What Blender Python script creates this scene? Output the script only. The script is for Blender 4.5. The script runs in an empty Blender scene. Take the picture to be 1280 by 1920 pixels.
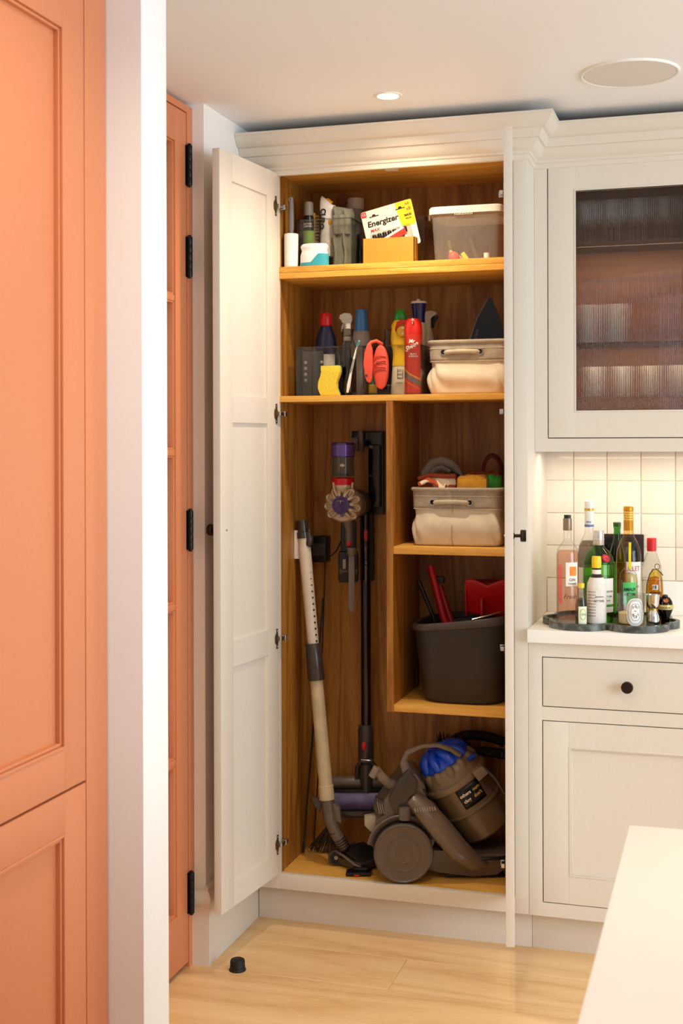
import bpy, bmesh, math, random
from mathutils import Vector, Matrix
random.seed(7)
PI = math.pi
S = bpy.context.scene
COL = S.collection
def rad(d): return math.radians(d)
def lin(h):
    h = h.lstrip('#'); o = []
    for i in (0, 2, 4):
        v = int(h[i:i+2], 16) / 255
        o.append(v/12.92 if v <= .04045 else ((v+.055)/1.055)**2.4)
    return (o[0], o[1], o[2], 1)

# ------------------------------------------------------------------ camera
cam = bpy.data.cameras.new('camera'); cam_o = bpy.data.objects.new('camera', cam); COL.objects.link(cam_o)
cam.sensor_fit = 'VERTICAL'; cam.sensor_height = 36; cam.sensor_width = 24
cam.lens = 2403.0 / 1920 * 36
cam.shift_y = -129 / 1920
cam_o.location = (1.3329, -3.6755, 1.4556)
cam_o.rotation_euler = (Matrix.Rotation(rad(16.8715), 4, 'Z') @ Matrix.Rotation(rad(90), 4, 'X') @ Matrix.Rotation(rad(-.167), 4, 'Z')).to_euler()
cam.dof.use_dof = True; cam.dof.focus_distance = 3.75; cam.dof.aperture_fstop = 10
S.camera = cam_o

# ------------------------------------------------------------------ world, lamps, exposure
wd = bpy.data.worlds.new('room_ambient'); S.world = wd; wd.use_nodes = True
wd.node_tree.nodes['Background'].inputs[0].default_value = (.93, .96, 1.0, 1)
wd.node_tree.nodes['Background'].inputs[1].default_value = .36
def area(name, loc, target, sx, sy, power, col):
    l = bpy.data.lights.new(name, 'AREA'); l.shape = 'RECTANGLE'; l.size = sx; l.size_y = sy; l.energy = power; l.color = col
    o = bpy.data.objects.new(name, l); COL.objects.link(o); o.location = loc
    o.rotation_euler = (Vector(target) - Vector(loc)).to_track_quat('-Z', 'Y').to_euler(); return o
def spot(name, loc, power, col, size=110, blend=.5, r=.028):
    l = bpy.data.lights.new(name, 'SPOT'); l.energy = power; l.color = col; l.spot_size = rad(size); l.spot_blend = blend; l.shadow_soft_size = r
    o = bpy.data.objects.new(name, l); COL.objects.link(o); o.location = loc; return o
DAY = (.70, .86, 1.0); WARM = (1.0, .83, .62)
area('window_daylight', (4.6, -2.6, 1.5), (0, -1.6, 1.4), 2.6, 2.0, 115, DAY)
spot('downlight_lamp', (.43, -.245, 2.405), 27, WARM, 152, 1.0)
spot('downlight_lamp', (1.45, -.30, 2.405), 10, WARM, 96, 1.0)
spot('downlight_lamp', (.80, -1.25, 2.405), 22, WARM, 105, 1.0)
spot('downlight_lamp', (1.85, -1.75, 2.405), 15, WARM, 110, 1.0)
spot('downlight_lamp', (.66, -2.02, 2.405), 14, WARM, 140, 1.0)
area('under_cabinet_lamp', (1.07, .23, 1.424), (1.07, .23, 0), .54, .03, .95, (1, .80, .54))
area('cabinet_fill_light', (1.06, .205, 2.040), (1.06, .33, 1.2), .4, .015, .6, (1, .74, .46))  # added fill light inside the wall cabinet, brightens its lining behind the pane
area('cabinet_fill_light', (1.06, .205, 1.742), (1.06, .33, 1.2), .4, .015, .4, (1, .74, .46))  # second added fill, for the lower part of the cabinet
vs = S.view_settings
vs.view_transform = 'Standard'; vs.look = 'None'; vs.gamma = 1; vs.use_curve_mapping = False
vs.exposure = .42
S.cycles.max_bounces = 14; S.cycles.transparent_max_bounces = 40; S.cycles.transmission_bounces = 12; S.cycles.diffuse_bounces = 6; S.cycles.glossy_bounces = 6
S.cycles.sample_clamp_indirect = 6
S.cycles.use_denoising = True

# ------------------------------------------------------------------ materials
def nmat(name):
    m = bpy.data.materials.new(name); m.use_nodes = True; nt = m.node_tree
    return m, nt, nt.nodes['Principled BSDF']
def noise(nt, scale, detail=3, vec=None, rough=.5, dist=0):
    n = nt.nodes.new('ShaderNodeTexNoise'); n.inputs['Scale'].default_value = scale; n.inputs['Detail'].default_value = detail
    n.inputs['Roughness'].default_value = rough; n.inputs['Distortion'].default_value = dist
    if vec is not None: nt.links.new(vec, n.inputs['Vector'])
    return n
def ramp(nt, fac, stops):
    r = nt.nodes.new('ShaderNodeValToRGB'); e = r.color_ramp.elements
    while len(e) < len(stops): e.new(.5)
    for i, (p, c) in enumerate(stops): e[i].position = p; e[i].color = c
    nt.links.new(fac, r.inputs[0]); return r
def objco(nt, scale=(1, 1, 1), rot=(0, 0, 0)):
    t = nt.nodes.new('ShaderNodeTexCoord'); mp = nt.nodes.new('ShaderNodeMapping')
    mp.inputs['Scale'].default_value = scale; mp.inputs['Rotation'].default_value = rot
    nt.links.new(t.outputs['Object'], mp.inputs['Vector']); return mp.outputs['Vector']
def bump(nt, p, h, strength, dist=.002):
    b = nt.nodes.new('ShaderNodeBump'); b.inputs['Strength'].default_value = strength; b.inputs['Distance'].default_value = dist
    nt.links.new(h, b.inputs['Height']); nt.links.new(b.outputs[0], p.inputs['Normal'])
def shade(c, k): return (min(1, c[0]*k), min(1, c[1]*k), min(1, c[2]*k), 1)
def mat(name, hexc, rough=.5, metal=0, var=.06, nscale=60, bmp=0, coat=0, trans=0, emit=0, ior=1.45):
    m, nt, p = nmat(name); c = lin(hexc) if isinstance(hexc, str) else hexc
    v = objco(nt); n = noise(nt, nscale, 3, v)
    r = ramp(nt, n.outputs['Fac'], [(.25, shade(c, 1-var)), (.75, shade(c, 1+var))])
    nt.links.new(r.outputs[0], p.inputs['Base Color'])
    p.inputs['Roughness'].default_value = rough; p.inputs['Metallic'].default_value = metal; p.inputs['IOR'].default_value = ior
    p.inputs['Coat Weight'].default_value = coat; p.inputs['Transmission Weight'].default_value = trans
    if emit:
        p.inputs['Emission Color'].default_value = c; p.inputs['Emission Strength'].default_value = emit
    if bmp: bump(nt, p, n.outputs['Fac'], bmp)
    return m
def wood(name, dark, mid, light, axis='Z', rough=.45, ring=7, perobj=0, amp=.2):
    m, nt, p = nmat(name)
    sc = {'X': (.09, 1, 1), 'Y': (1, .09, 1), 'Z': (1, 1, .09)}[axis]
    v = objco(nt, sc)
    if perobj:
        oi = nt.nodes.new('ShaderNodeObjectInfo'); ad = nt.nodes.new('ShaderNodeVectorMath'); ad.operation = 'ADD'
        cx = nt.nodes.new('ShaderNodeCombineXYZ'); ml = nt.nodes.new('ShaderNodeMath'); ml.operation = 'MULTIPLY'; ml.inputs[1].default_value = 37
        nt.links.new(oi.outputs['Random'], ml.inputs[0])
        for k in range(3): nt.links.new(ml.outputs[0], cx.inputs[k])
        nt.links.new(v, ad.inputs[0]); nt.links.new(cx.outputs[0], ad.inputs[1]); v = ad.outputs[0]
    big = noise(nt, ring, 2, v, .45, .35)
    w = nt.nodes.new('ShaderNodeMath'); w.operation = 'MULTIPLY'; w.inputs[1].default_value = 14
    nt.links.new(big.outputs['Fac'], w.inputs[0])
    fr = nt.nodes.new('ShaderNodeMath'); fr.operation = 'PINGPONG'; fr.inputs[1].default_value = 1
    nt.links.new(w.outputs[0], fr.inputs[0])
    fine = noise(nt, 210, 5, v, .62); mid_ = noise(nt, 3.2, 2, v)
    acc = None
    for src, k in ((fr, amp), (fine, .62), (mid_, .5)):
        q = nt.nodes.new('ShaderNodeMath'); q.operation = 'MULTIPLY_ADD'; q.inputs[1].default_value = k; q.inputs[2].default_value = 0
        nt.links.new(src.outputs[0], q.inputs[0])
        if acc: nt.links.new(acc.outputs[0], q.inputs[2])
        acc = q
    r = ramp(nt, acc.outputs[0], [(.34, lin(dark)), (.62, lin(mid)), (.9, lin(light))])
    nt.links.new(r.outputs[0], p.inputs['Base Color']); p.inputs['Roughness'].default_value = rough
    bump(nt, p, fine.outputs['Fac'], .12, .001)
    return m
def thin_glass(name, face, edge, rough=.02, refl=1.0, ior=1.45):
    """thin-walled clear or tinted sheet: transmits more straight through than at grazing angles"""
    m = bpy.data.materials.new(name); m.use_nodes = True; nt = m.node_tree; nt.nodes.clear()
    out = nt.nodes.new('ShaderNodeOutputMaterial'); mix = nt.nodes.new('ShaderNodeMixShader')
    tr = nt.nodes.new('ShaderNodeBsdfTransparent'); gl = nt.nodes.new('ShaderNodeBsdfGlossy'); gl.inputs['Roughness'].default_value = rough
    lw = nt.nodes.new('ShaderNodeLayerWeight'); lw.inputs['Blend'].default_value = .35
    r = ramp(nt, lw.outputs['Facing'], [(.30, face), (.97, edge)])
    v = objco(nt); n = noise(nt, 9, 2, v)
    hs = nt.nodes.new('ShaderNodeHueSaturation'); mr = nt.nodes.new('ShaderNodeMapRange'); mr.inputs['To Min'].default_value = .94; mr.inputs['To Max'].default_value = 1.0
    nt.links.new(n.outputs['Fac'], mr.inputs[0]); nt.links.new(mr.outputs[0], hs.inputs['Value']); nt.links.new(r.outputs[0], hs.inputs['Color'])
    nt.links.new(hs.outputs[0], tr.inputs[0])
    l2 = nt.nodes.new('ShaderNodeLayerWeight'); l2.inputs['Blend'].default_value = .5
    pw = nt.nodes.new('ShaderNodeMath'); pw.operation = 'POWER'; pw.inputs[1].default_value = 4; nt.links.new(l2.outputs['Facing'], pw.inputs[0])
    ml = nt.nodes.new('ShaderNodeMath'); ml.operation = 'MULTIPLY_ADD'; ml.inputs[1].default_value = .55*refl; ml.inputs[2].default_value = .03*refl; ml.use_clamp = True
    nt.links.new(pw.outputs[0], ml.inputs[0]); nt.links.new(ml.outputs[0], mix.inputs[0])
    nt.links.new(tr.outputs[0], mix.inputs[1]); nt.links.new(gl.outputs[0], mix.inputs[2]); nt.links.new(mix.outputs[0], out.inputs[0])
    return m
def weave(name, a, b, scale=900, rough=.9, bmp=.3):
    m, nt, p = nmat(name); v = objco(nt)
    n = noise(nt, scale, 2, v); n2 = noise(nt, 30, 3, v)
    mx = nt.nodes.new('ShaderNodeMath'); mx.operation = 'MULTIPLY_ADD'; mx.inputs[1].default_value = .6
    s2 = nt.nodes.new('ShaderNodeMath'); s2.operation = 'MULTIPLY'; s2.inputs[1].default_value = .4
    nt.links.new(n2.outputs['Fac'], s2.inputs[0]); nt.links.new(n.outputs['Fac'], mx.inputs[0]); nt.links.new(s2.outputs[0], mx.inputs[2])
    r = ramp(nt, mx.outputs[0], [(.36, lin(a)), (.62, lin(b))])
    nt.links.new(r.outputs[0], p.inputs['Base Color']); p.inputs['Roughness'].default_value = rough
    p.inputs['Sheen Weight'].default_value = .15
    bump(nt, p, n.outputs['Fac'], bmp, .001); return m

M = {}
M['wall'] = mat('matt_white_wall_paint', '#eeebe6', .75, var=.012, nscale=200, bmp=.03)
M['ceil'] = mat('ceiling_paint', '#f1f1f2', .85, var=.012, nscale=150)
M['greige'] = mat('greige_cabinet_paint', '#dcd2c3', .42, var=.015, nscale=90)
M['orange'] = mat('terracotta_paint', '#cd7f54', .42, var=.02, nscale=80)
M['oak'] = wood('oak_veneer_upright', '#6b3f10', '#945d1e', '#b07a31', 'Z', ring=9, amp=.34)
M['oakx'] = wood('oak_veneer_lengthwise_lit', '#bb7c24', '#e0a443', '#efbd68', 'X')  # oak lightened: downlight on the shelf fronts is put into the colour
M['plank'] = wood('oak_floor_plank', '#c69a62', '#e2bb84', '#ecca98', 'X', .34, 5, 1, .24)
M['quartz'] = mat('white_quartz', '#f3eee6', .28, var=.012, nscale=300)
M['tile'] = mat('cream_glazed_tile', '#f0e6d6', .16, var=.03, nscale=14, bmp=.12, coat=.3)
M['grout'] = mat('pale_grout', '#e9dfca', .9)
M['bronze'] = mat('dark_bronze', '#35271f', .35, .7)
M['hinge'] = mat('black_hinge_steel', '#1d1a1a', .38, .6)
M['nickel'] = mat('nickel', '#cfcfd0', .22, 1)
M['brassy'] = mat('antique_hinge_plate', '#6b5138', .35, .8)
M['black'] = mat('black_plastic', '#0d0c0c', .38)
M['blackgloss'] = mat('gloss_black_plastic', '#080808', .12)
M['rubber'] = mat('black_rubber', '#121110', .6)
M['white'] = mat('white_plastic', '#efece6', .35)
M['offwhite'] = mat('cream_plastic', '#cdbfab', .38, var=.05, nscale=20)
M['vacgrey'] = mat('warm_grey_plastic', '#62554b', .3, var=.06, coat=.15)
M['vacdark'] = mat('dark_grey_plastic', '#3a322d', .28, coat=.25)
M['vaclight'] = mat('pale_grey_plastic', '#9a8f80', .35)
M['cyclone'] = mat('champagne_nickel_plastic', '#c0aa8c', .26, .35)
M['smoky'] = mat('dusty_smoked_bin', '#6a5742', .22, var=.16, nscale=14, coat=.4)
M['purple'] = mat('purple_gloss_plastic', '#34205e', .15, coat=.5)
M['violet'] = mat('violet_metallic_plastic', '#7d62b4', .18, .5)
M['lilac'] = mat('lilac_brush_roll', '#6a5f8c', .6, var=.35, nscale=40)
M['red'] = mat('red_plastic', '#c3141c', .3)
M['redgloss'] = mat('red_tin', '#d2331f', .25, coat=.3)
M['blue'] = mat('bright_blue_plastic', '#1049d0', .25, coat=.3)
M['teal'] = mat('teal_plastic', '#3b9dab', .25)
M['ochre'] = mat('ochre_card', '#b9852a', .55)
M['glass'] = thin_glass('clear_glass', (.97, .975, .96, 1), (.70, .72, .66, 1))
M['acrylic'] = thin_glass('clear_acrylic', (.93, .93, .92, 1), (.62, .62, .6, 1), .03)
M['polyprop'] = None

# ------------------------------------------------------------------ geometry kit
class G:
    def __init__(s): s.bm = bmesh.new()
    def _add(s, verts, faces, X=None):
        vs_ = [s.bm.verts.new((X @ Vector(v)) if X else v) for v in verts]
        for f in faces:
            try: s.bm.faces.new([vs_[i] for i in f])
            except ValueError: pass
        return vs_
    def box(s, x0, x1, y0, y1, z0, z1, bev=0, X=None, seg=2):
        v = s._add([(x, y, z) for x in (x0, x1) for y in (y0, y1) for z in (z0, z1)],
                   [(0, 1, 3, 2), (4, 6, 7, 5), (0, 4, 5, 1), (2, 3, 7, 6), (0, 2, 6, 4), (1, 5, 7, 3)], X)
        if bev:
            es = set(e for q in v for e in q.link_edges)
            bmesh.ops.bevel(s.bm, geom=list(es), offset=bev, segments=seg, affect='EDGES', profile=.6)
        return s
    def lathe(s, prof, n=28, X=None, sx=1, sy=1):
        vv = []; ff = []; m = len(prof)
        for j in range(n):
            a = 2*PI*j/n
            for r, z in prof: vv.append((r*math.cos(a)*sx, r*math.sin(a)*sy, z))
        for j in range(n):
            k = (j+1) % n
            for i in range(m-1): ff.append((j*m+i, k*m+i, k*m+i+1, j*m+i+1))
        if prof[0][0] > 1e-6: ff.append([j*m for j in range(n)][::-1])
        if prof[-1][0] > 1e-6: ff.append([j*m+m-1 for j in range(n)])
        s._add(vv, ff, X); bmesh.ops.remove_doubles(s.bm, verts=s.bm.verts[:], dist=1e-6); return s
    def shell(s, prof, a0, a1, n=20, X=None):
        vv = []; ff = []; m = len(prof)
        for j in range(n+1):
            a = a0+(a1-a0)*j/n
            for r, z in prof: vv.append((r*math.sin(a), -r*math.cos(a), z))
        for j in range(n):
            for i in range(m-1): ff.append((j*m+i, (j+1)*m+i, (j+1)*m+i+1, j*m+i+1))
        s._add(vv, ff, X); return s
    def tube(s, pts, r, n=10, closed=False, X=None, cap=True, sq=1):
        P = [Vector(p) for p in pts]; N = len(P); R = r if isinstance(r, (list, tuple)) else [r]*N
        vv = []; ff = []; up = None
        for i in range(N):
            a = P[i-1] if (i or closed) else P[0]; b = P[(i+1) % N] if (i < N-1 or closed) else P[-1]
            t = (b-a).normalized()
            if up is None: up = t.orthogonal().normalized()
            up = (up - t*up.dot(t)).normalized() if (up - t*up.dot(t)).length > 1e-6 else t.orthogonal().normalized()
            w = t.cross(up)
            for k in range(n):
                q = 2*PI*k/n; vv.append(P[i] + (up*math.cos(q) + w*math.sin(q)*sq)*R[i])
        for i in range(N if closed else N-1):
            j = (i+1) % N
            for k in range(n): ff.append((i*n+k, i*n+(k+1) % n, j*n+(k+1) % n, j*n+k))
        if cap and not closed: ff += [list(range(n))[::-1], [(N-1)*n+k for k in range(n)]]
        s._add(vv, ff, X); return s
    def prism(s, poly, a, b, axis='Y', X=None, bev=0):
        f = {'Y': lambda u, v, w: (u, w, v), 'X': lambda u, v, w: (w, u, v), 'Z': lambda u, v, w: (u, v, w)}[axis]
        n = len(poly)
        vv = [f(u, v, a) for u, v in poly] + [f(u, v, b) for u, v in poly]
        ff = [list(range(n)), [n+i for i in range(n)][::-1]] + [(i, n+i, n+(i+1) % n, (i+1) % n) for i in range(n)]
        q = s._add(vv, ff, X)
        if bev:
            es = [e for e in set(e for v in q for e in v.link_edges)]
            bmesh.ops.bevel(s.bm, geom=es, offset=bev, segments=2, affect='EDGES', profile=.6)
        return s
    def surf(s, fn, nu, nv, cu=False, X=None):
        vv = [fn(i/(nu if cu else nu-1), j/(nv-1)) for i in range(nu) for j in range(nv)]
        ff = [(i*nv+j, ((i+1) % nu)*nv+j, ((i+1) % nu)*nv+j+1, i*nv+j+1) for i in range(nu if cu else nu-1) for j in range(nv-1)]
        s._add(vv, ff, X); return s
    def ell(s, c, rx, ry, rz, n=20, m=12, X=None):
        prof = [(max(0, math.sin(PI*i/m)), -math.cos(PI*i/m)) for i in range(m+1)]
        T = Matrix.Translation(c) @ Matrix.Diagonal((rx, ry, rz, 1))
        return s.lathe(prof, n, (X @ T) if X else T)
def T(x=0, y=0, z=0): return Matrix.Translation((x, y, z))
def R(d, ax): return Matrix.Rotation(rad(d), 4, ax)

def smooth_mesh(me, ang=38):
    me.polygons.foreach_set('use_smooth', [True]*len(me.polygons))
    me.update()
    bm = bmesh.new(); bm.from_mesh(me)
    for e in bm.edges:
        e.smooth = not (len(e.link_faces) == 2 and e.calc_face_angle(0) > rad(ang))
    bm.to_mesh(me); bm.free()
def part(name, g, m, parent=None, w=False, loc=(0, 0, 0), rz=0, label=None, smooth=True, mesh=None, solid=0, sub=0):
    """one mesh object; w: geometry given in world coordinates under an unrotated parent"""
    if mesh is None:
        bmesh.ops.recalc_face_normals(g.bm, faces=g.bm.faces[:])
        me = bpy.data.meshes.new(name); g.bm.to_mesh(me); g.bm.free()
        me.materials.append(m)
        if smooth: smooth_mesh(me)
    else: me = mesh
    o = bpy.data.objects.new(name, me); COL.objects.link(o); o.location = loc; o.rotation_euler = (0, 0, rz)
    if parent:
        o.parent = parent
        if w:
            q = parent; off = Vector((0, 0, 0))
            while q: off += q.location; q = q.parent
            o.location = Vector(loc) - off
    if solid:
        md = o.modifiers.new('thickness', 'SOLIDIFY'); md.thickness = solid; md.offset = 0
    if sub:
        md = o.modifiers.new('smooth', 'SUBSURF'); md.levels = sub; md.render_levels = sub
    if label: o['label'] = label
    return o
def tag(o, label=None, cat=None, group=None, kind=None):
    if label: o['label'] = label
    if cat: o['category'] = cat
    if group: o['group'] = group
    if kind: o['kind'] = kind
    return o
def thing(name, label, cat, loc=(0, 0, 0), rz=0, group=None):
    o = bpy.data.objects.new(name, None); o.empty_display_size = .05; COL.objects.link(o); o.location = loc; o.rotation_euler = (0, 0, rz)
    return tag(o, label, cat, group)
def struct(name, g, m, parent=None, w=False, **k):
    o = part(name, g, m, parent, w, **k)
    if not parent: o['kind'] = 'structure'
    return o
def text(txt, size, m, parent, X, name='lettering', bold=0, shear=0, bend=None, width=None, ex=.00015, space=1.0, line=1.0):
    """flat print: text in the XY plane, optionally wrapped round a cylinder of radius bend (axis Z, facing -Y)"""
    cu = bpy.data.curves.new(name, 'FONT'); cu.body = txt; cu.size = size; cu.align_x = 'CENTER'; cu.align_y = 'CENTER'
    cu.extrude = ex; cu.offset = bold; cu.shear = shear; cu.space_character = space; cu.space_line = line; cu.resolution_u = 3
    tmp = bpy.data.objects.new('tmp', cu); COL.objects.link(tmp); dg = bpy.context.evaluated_depsgraph_get()
    me = bpy.data.meshes.new_from_object(tmp.evaluated_get(dg)); bpy.data.objects.remove(tmp); bpy.data.curves.remove(cu)
    if width:
        xs = [v.co.x for v in me.vertices]; k = width/max(1e-6, max(xs)-min(xs))
        for v in me.vertices: v.co.x *= k
    for v in me.vertices:
        if bend:
            a = v.co.x/bend + X[0]; r = bend+v.co.z+.0003
            v.co = (r*math.sin(a), -r*math.cos(a), v.co.y + X[1])
        else: v.co = X @ v.co
    me.materials.clear(); me.materials.append(m)
    o = bpy.data.objects.new(name, me); COL.objects.link(o); o.parent = parent; return o
FACE = Matrix(((1, 0, 0, 0), (0, 0, -1, 0), (0, 1, 0, 0), (0, 0, 0, 1)))   # XY text plane -> XZ plane facing -Y
FL = -.015     # floor level
CE = 2.418     # ceiling level

# ================================================================== SETTING
floor = struct('floor', G().box(-.6, 4.2, -5.2, .7, FL-.06, FL-.004), mat('floor_joint_dark', '#6b4a28', .8))
row = 0; y = .5
while y > -5:
    x = -.6 - (row*.67 % 1.3); 
    cuts = [x]
    if row == 3: cuts = [-.6, .448]
    while cuts[-1] < 4.2: cuts.append(cuts[-1]+1.9)
    for a, b in zip(cuts, cuts[1:]):
        a2 = max(a, -.6); b2 = min(b, 4.2)
        if b2-a2 > .05:
            part('plank', G().box(a2+.0004, b2-.0004, y-.21+.0004, y-.0004, FL-.012, FL, .0006, seg=1), M['plank'], floor, True)
    y -= .21; row += 1
struct('ceiling', G().box(-.6, 4.2, -5.2, .7, CE, CE+.08), M['ceil'])
wb = struct('wall_back', G().box(-.6, 4.2, .412, .52, FL, CE), M['wall'])
# splash-back tiles
tx = [.8597-.1037+.1037*k for k in range(0, 7)]
for r_ in range(4):
    for k in range(6):
        z0 = 1.028+.1028*r_; x0 = tx[k]
        o = part('tile', G().box(-.0508, .0508, -.004, .0045, -.0505, .0505, .0022, seg=2), M['tile'], wb, True,
                 loc=(x0+.0518, .408, z0+.0514))
        o.rotation_euler = (rad(random.uniform(-.5, .5)), 0, rad(random.uniform(-.5, .5)))
part('grout', G().box(.77, 1.40, .4085, .4125, 1.025, 1.44), M['grout'], wb, True)
# left wall: nib beside the tall cupboard, wall above and behind, near pier
wl = struct('wall_left', G().box(-.25, -.09, -.318, .42, FL, CE), M['wall'])
part('wall_return', G().box(-.30, -.185, -1.52, -.318, FL, CE), M['wall'], wl, True)
struct('wall_near', G().box(-.35, .334, -1.6, -1.494, FL, CE, .001), M['wall'])
sk = G()
prof = [(-.09, FL), (-.0735, FL), (-.0735, .150), (-.070, .156), (-.0665, .166), (-.067, .178), (-.072, .188), (-.078, .194), (-.078, .202), (-.09, .206)]
prof = [(-.09-x, z) for x, z in prof]; n = len(prof)      # offset from the wall, height; mitred round the nib's end
vv = [(-.125, -.318+o_, z) for o_, z in prof]+[(-.09-o_, -.318+o_, z) for o_, z in prof]+[(-.09-o_, .06, z) for o_, z in prof]
ff = [(k*n+i, k*n+(i+1) % n, (k+1)*n+(i+1) % n, (k+1)*n+i) for k in range(2) for i in range(n)]+[list(range(n)), [2*n+i for i in range(n)]]
sk._add(vv, ff)
struct('baseboard_left', sk, M['greige'])
# glazed door in the left wall
XD = -.125
g = G(); g.box(-.185, XD, -.356, -.3185, FL, CE-.012); g.box(-.185, XD, -1.40, -.356, 2.386, CE-.012); g.box(-.185, XD, -1.44, -1.40, FL, CE-.012)
struct('trim_1', g, M['orange'])
d1 = G(); zt, zb = 2.383, .002
d1.box(-.170, XD-.001, -.4335, -.3585, zb, zt, .001); d1.box(-.170, XD-.001, -1.398, -1.32, zb, zt, .001)
d1.box(-.170, XD-.001, -1.32, -.4335, 2.290, zt, .001); d1.box(-.170, XD-.001, -1.32, -.4335, zb, .154, .001)
door1 = struct('door_1', d1, M['orange'])
bars = [1.857, 1.431, 1.006, .578]
for z in bars: part('glazing_bar', G().box(-.166, XD-.004, -1.32, -.4335, z-.009, z+.009, .002), M['orange'], door1, True)
part('glazing_bar', G().box(-.166, XD-.004, -.886, -.868, .154, 2.290, .002), M['orange'], door1, True)
bead = G()
zs = [2.290]+bars+[.154]
for i in range(5):
    zt_, zb_ = zs[i]-(.009 if i else 0), zs[i+1]+(.009 if i < 4 else 0)
    for ya, yb in ((-.868, -.4335), (-1.32, -.886)):
        part('pane', G().box(-.152, -.148, ya, yb, zb_, zt_), M['glass'], door1, True, smooth=False)
        bead.box(-.148, XD-.006, yb-.006, yb, zb_, zt_, .002); bead.box(-.148, XD-.006, ya, ya+.006, zb_, zt_, .002)
        bead.box(-.148, XD-.006, ya, yb, zb_, zb_+.005, .002); bead.box(-.148, XD-.006, ya, yb, zt_-.005, zt_, .002)
part('glazing_bead', bead, M['orange'], door1, True)
def butt_hinge(zlo, zhi):
    g = G(); n = 5; h = (zhi-zlo)/n
    for k in range(n): g.lathe([(0, zlo+k*h+.0006), (.0080, zlo+k*h+.0006), (.0084, zlo+k*h+.002), (.0084, zlo+k*h+h-.002), (.0080, zlo+k*h+h-.0006), (0, zlo+k*h+h-.0006)], 14, T(-.117, -.357, 0))
    g.lathe([(0, zlo-.006), (.005, zlo-.004), (.0055, zlo), (.0055, zhi), (.005, zhi+.004), (0, zhi+.006)], 12, T(-.117, -.357, 0))
    g.box(-.1255, -.1235, -.366, -.350, zlo, zhi)
    part('hinge', g, M['hinge'], door1, True, label='black steel butt hinge')
for a, b in ((2.180, 2.293), (1.924, 2.036), (1.158, 1.268), (.138, .2525)): butt_hinge(a, b)
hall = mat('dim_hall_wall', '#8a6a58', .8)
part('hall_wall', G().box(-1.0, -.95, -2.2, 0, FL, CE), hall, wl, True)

# ceiling fixtures
dl = thing('recessed_downlight', 'small lit recessed downlight in the ceiling above the open cupboard', 'ceiling light', (.43, -.245, CE))
part('bezel', G().lathe([(.0292, -.001), (.030, -.004), (.037, -.003), (.039, 0), (.0292, 0)], 32), M['white'], dl)
me_ = mat('lit_lamp_lens', (1, .84, .58, 1), .3, emit=30)
part('lens', G().lathe([(0, -.0038), (.0290, -.0022), (.0290, 0), (0, 0)], 28), me_, dl, label='glowing warm lamp lens')
sp = thing('ceiling_speaker', 'large round white ceiling speaker with flat grille', 'speaker', (1.085, -.265, CE))
part('bezel', G().lathe([(.118, 0), (.119, -.005), (.124, -.006), (.1265, -.004), (.127, 0)], 56), M['white'], sp)
part('grille', G().lathe([(0, -.0045), (.118, -.0045), (.118, 0), (0, 0)], 56), mat('speaker_grille', '#dcd5ce', .7, var=.04, nscale=900, bmp=.2), sp, label='pale grey perforated grille')

# ================================================================== NEAR TERRACOTTA CUPBOARD
nc = thing('built_in_cupboard', 'tall terracotta painted panelled cupboard at the left edge, nearest the camera', 'cupboard', (.10, -2.1, FL))
part('carcass', G().box(-.30, .243, -2.9, -1.602, FL, CE-.001), M['orange'], nc, True)
g = G(); g.box(.243, .2655, -1.6815, -1.602, FL, CE-.002, .001); g.box(.243, .2655, -2.9, -1.6815, FL, .06, .001); g.box(.243, .2655, -2.9, -1.6815, 2.33, CE-.002, .001)
part('face_frame', g, M['orange'], nc, True)
def panel_door_x(name, y0, y1, z0, z1, st, rt, rb):
    """panelled door lying in a plane x = const, facing +x"""
    g = G(); xf = .2655; xb = .2445
    g.box(xb, xf, y0, y0+st, z0, z1, .0008); g.box(xb, xf, y1-st, y1, z0, z1, .0008)
    g.box(xb, xf, y0+st, y1-st, z1-rt, z1, .0008); g.box(xb, xf, y0+st, y1-st, z0, z0+rb, .0008)
    d = part(name, g, M['orange'], nc, True)
    a, b, c, e = y0+st, y1-st, z0+rb, z1-rt
    part('panel', G().box(xb, xf-.012, a, b, c, e), M['orange'], d, True)
    g = G()
    for k, (o_, h_) in enumerate(((0, .0015), (.006, -.003))):
        q0 = o_; q1 = o_+.0055
        xx = xf+h_
        g.box(xb+.004, xx, a+q0, a+q1, c+q0, e-q0, .0014); g.box(xb+.004, xx, b-q1, b-q0, c+q0, e-q0, .0014)
        g.box(xb+.004, xx, a+q1, b-q1, c+q0, c+q1, .0014); g.box(xb+.004, xx, a+q1, b-q1, e-q1, e-q0, .0014)
    part('moulding', g, M['orange'], d, True)
panel_door_x('door', -2.30, -1.6845, .875, 2.327, .071, .17, .070)
panel_door_x('door', -2.30, -1.6845, .063, .8705, .071, .067, .075)
for z0, z1 in ((.875, 2.327), (.063, .8705)):
    part('door', G().box(.2445, .2655, -2.9, -2.304, z0, z1, .001), M['orange'], nc, True)

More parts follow.
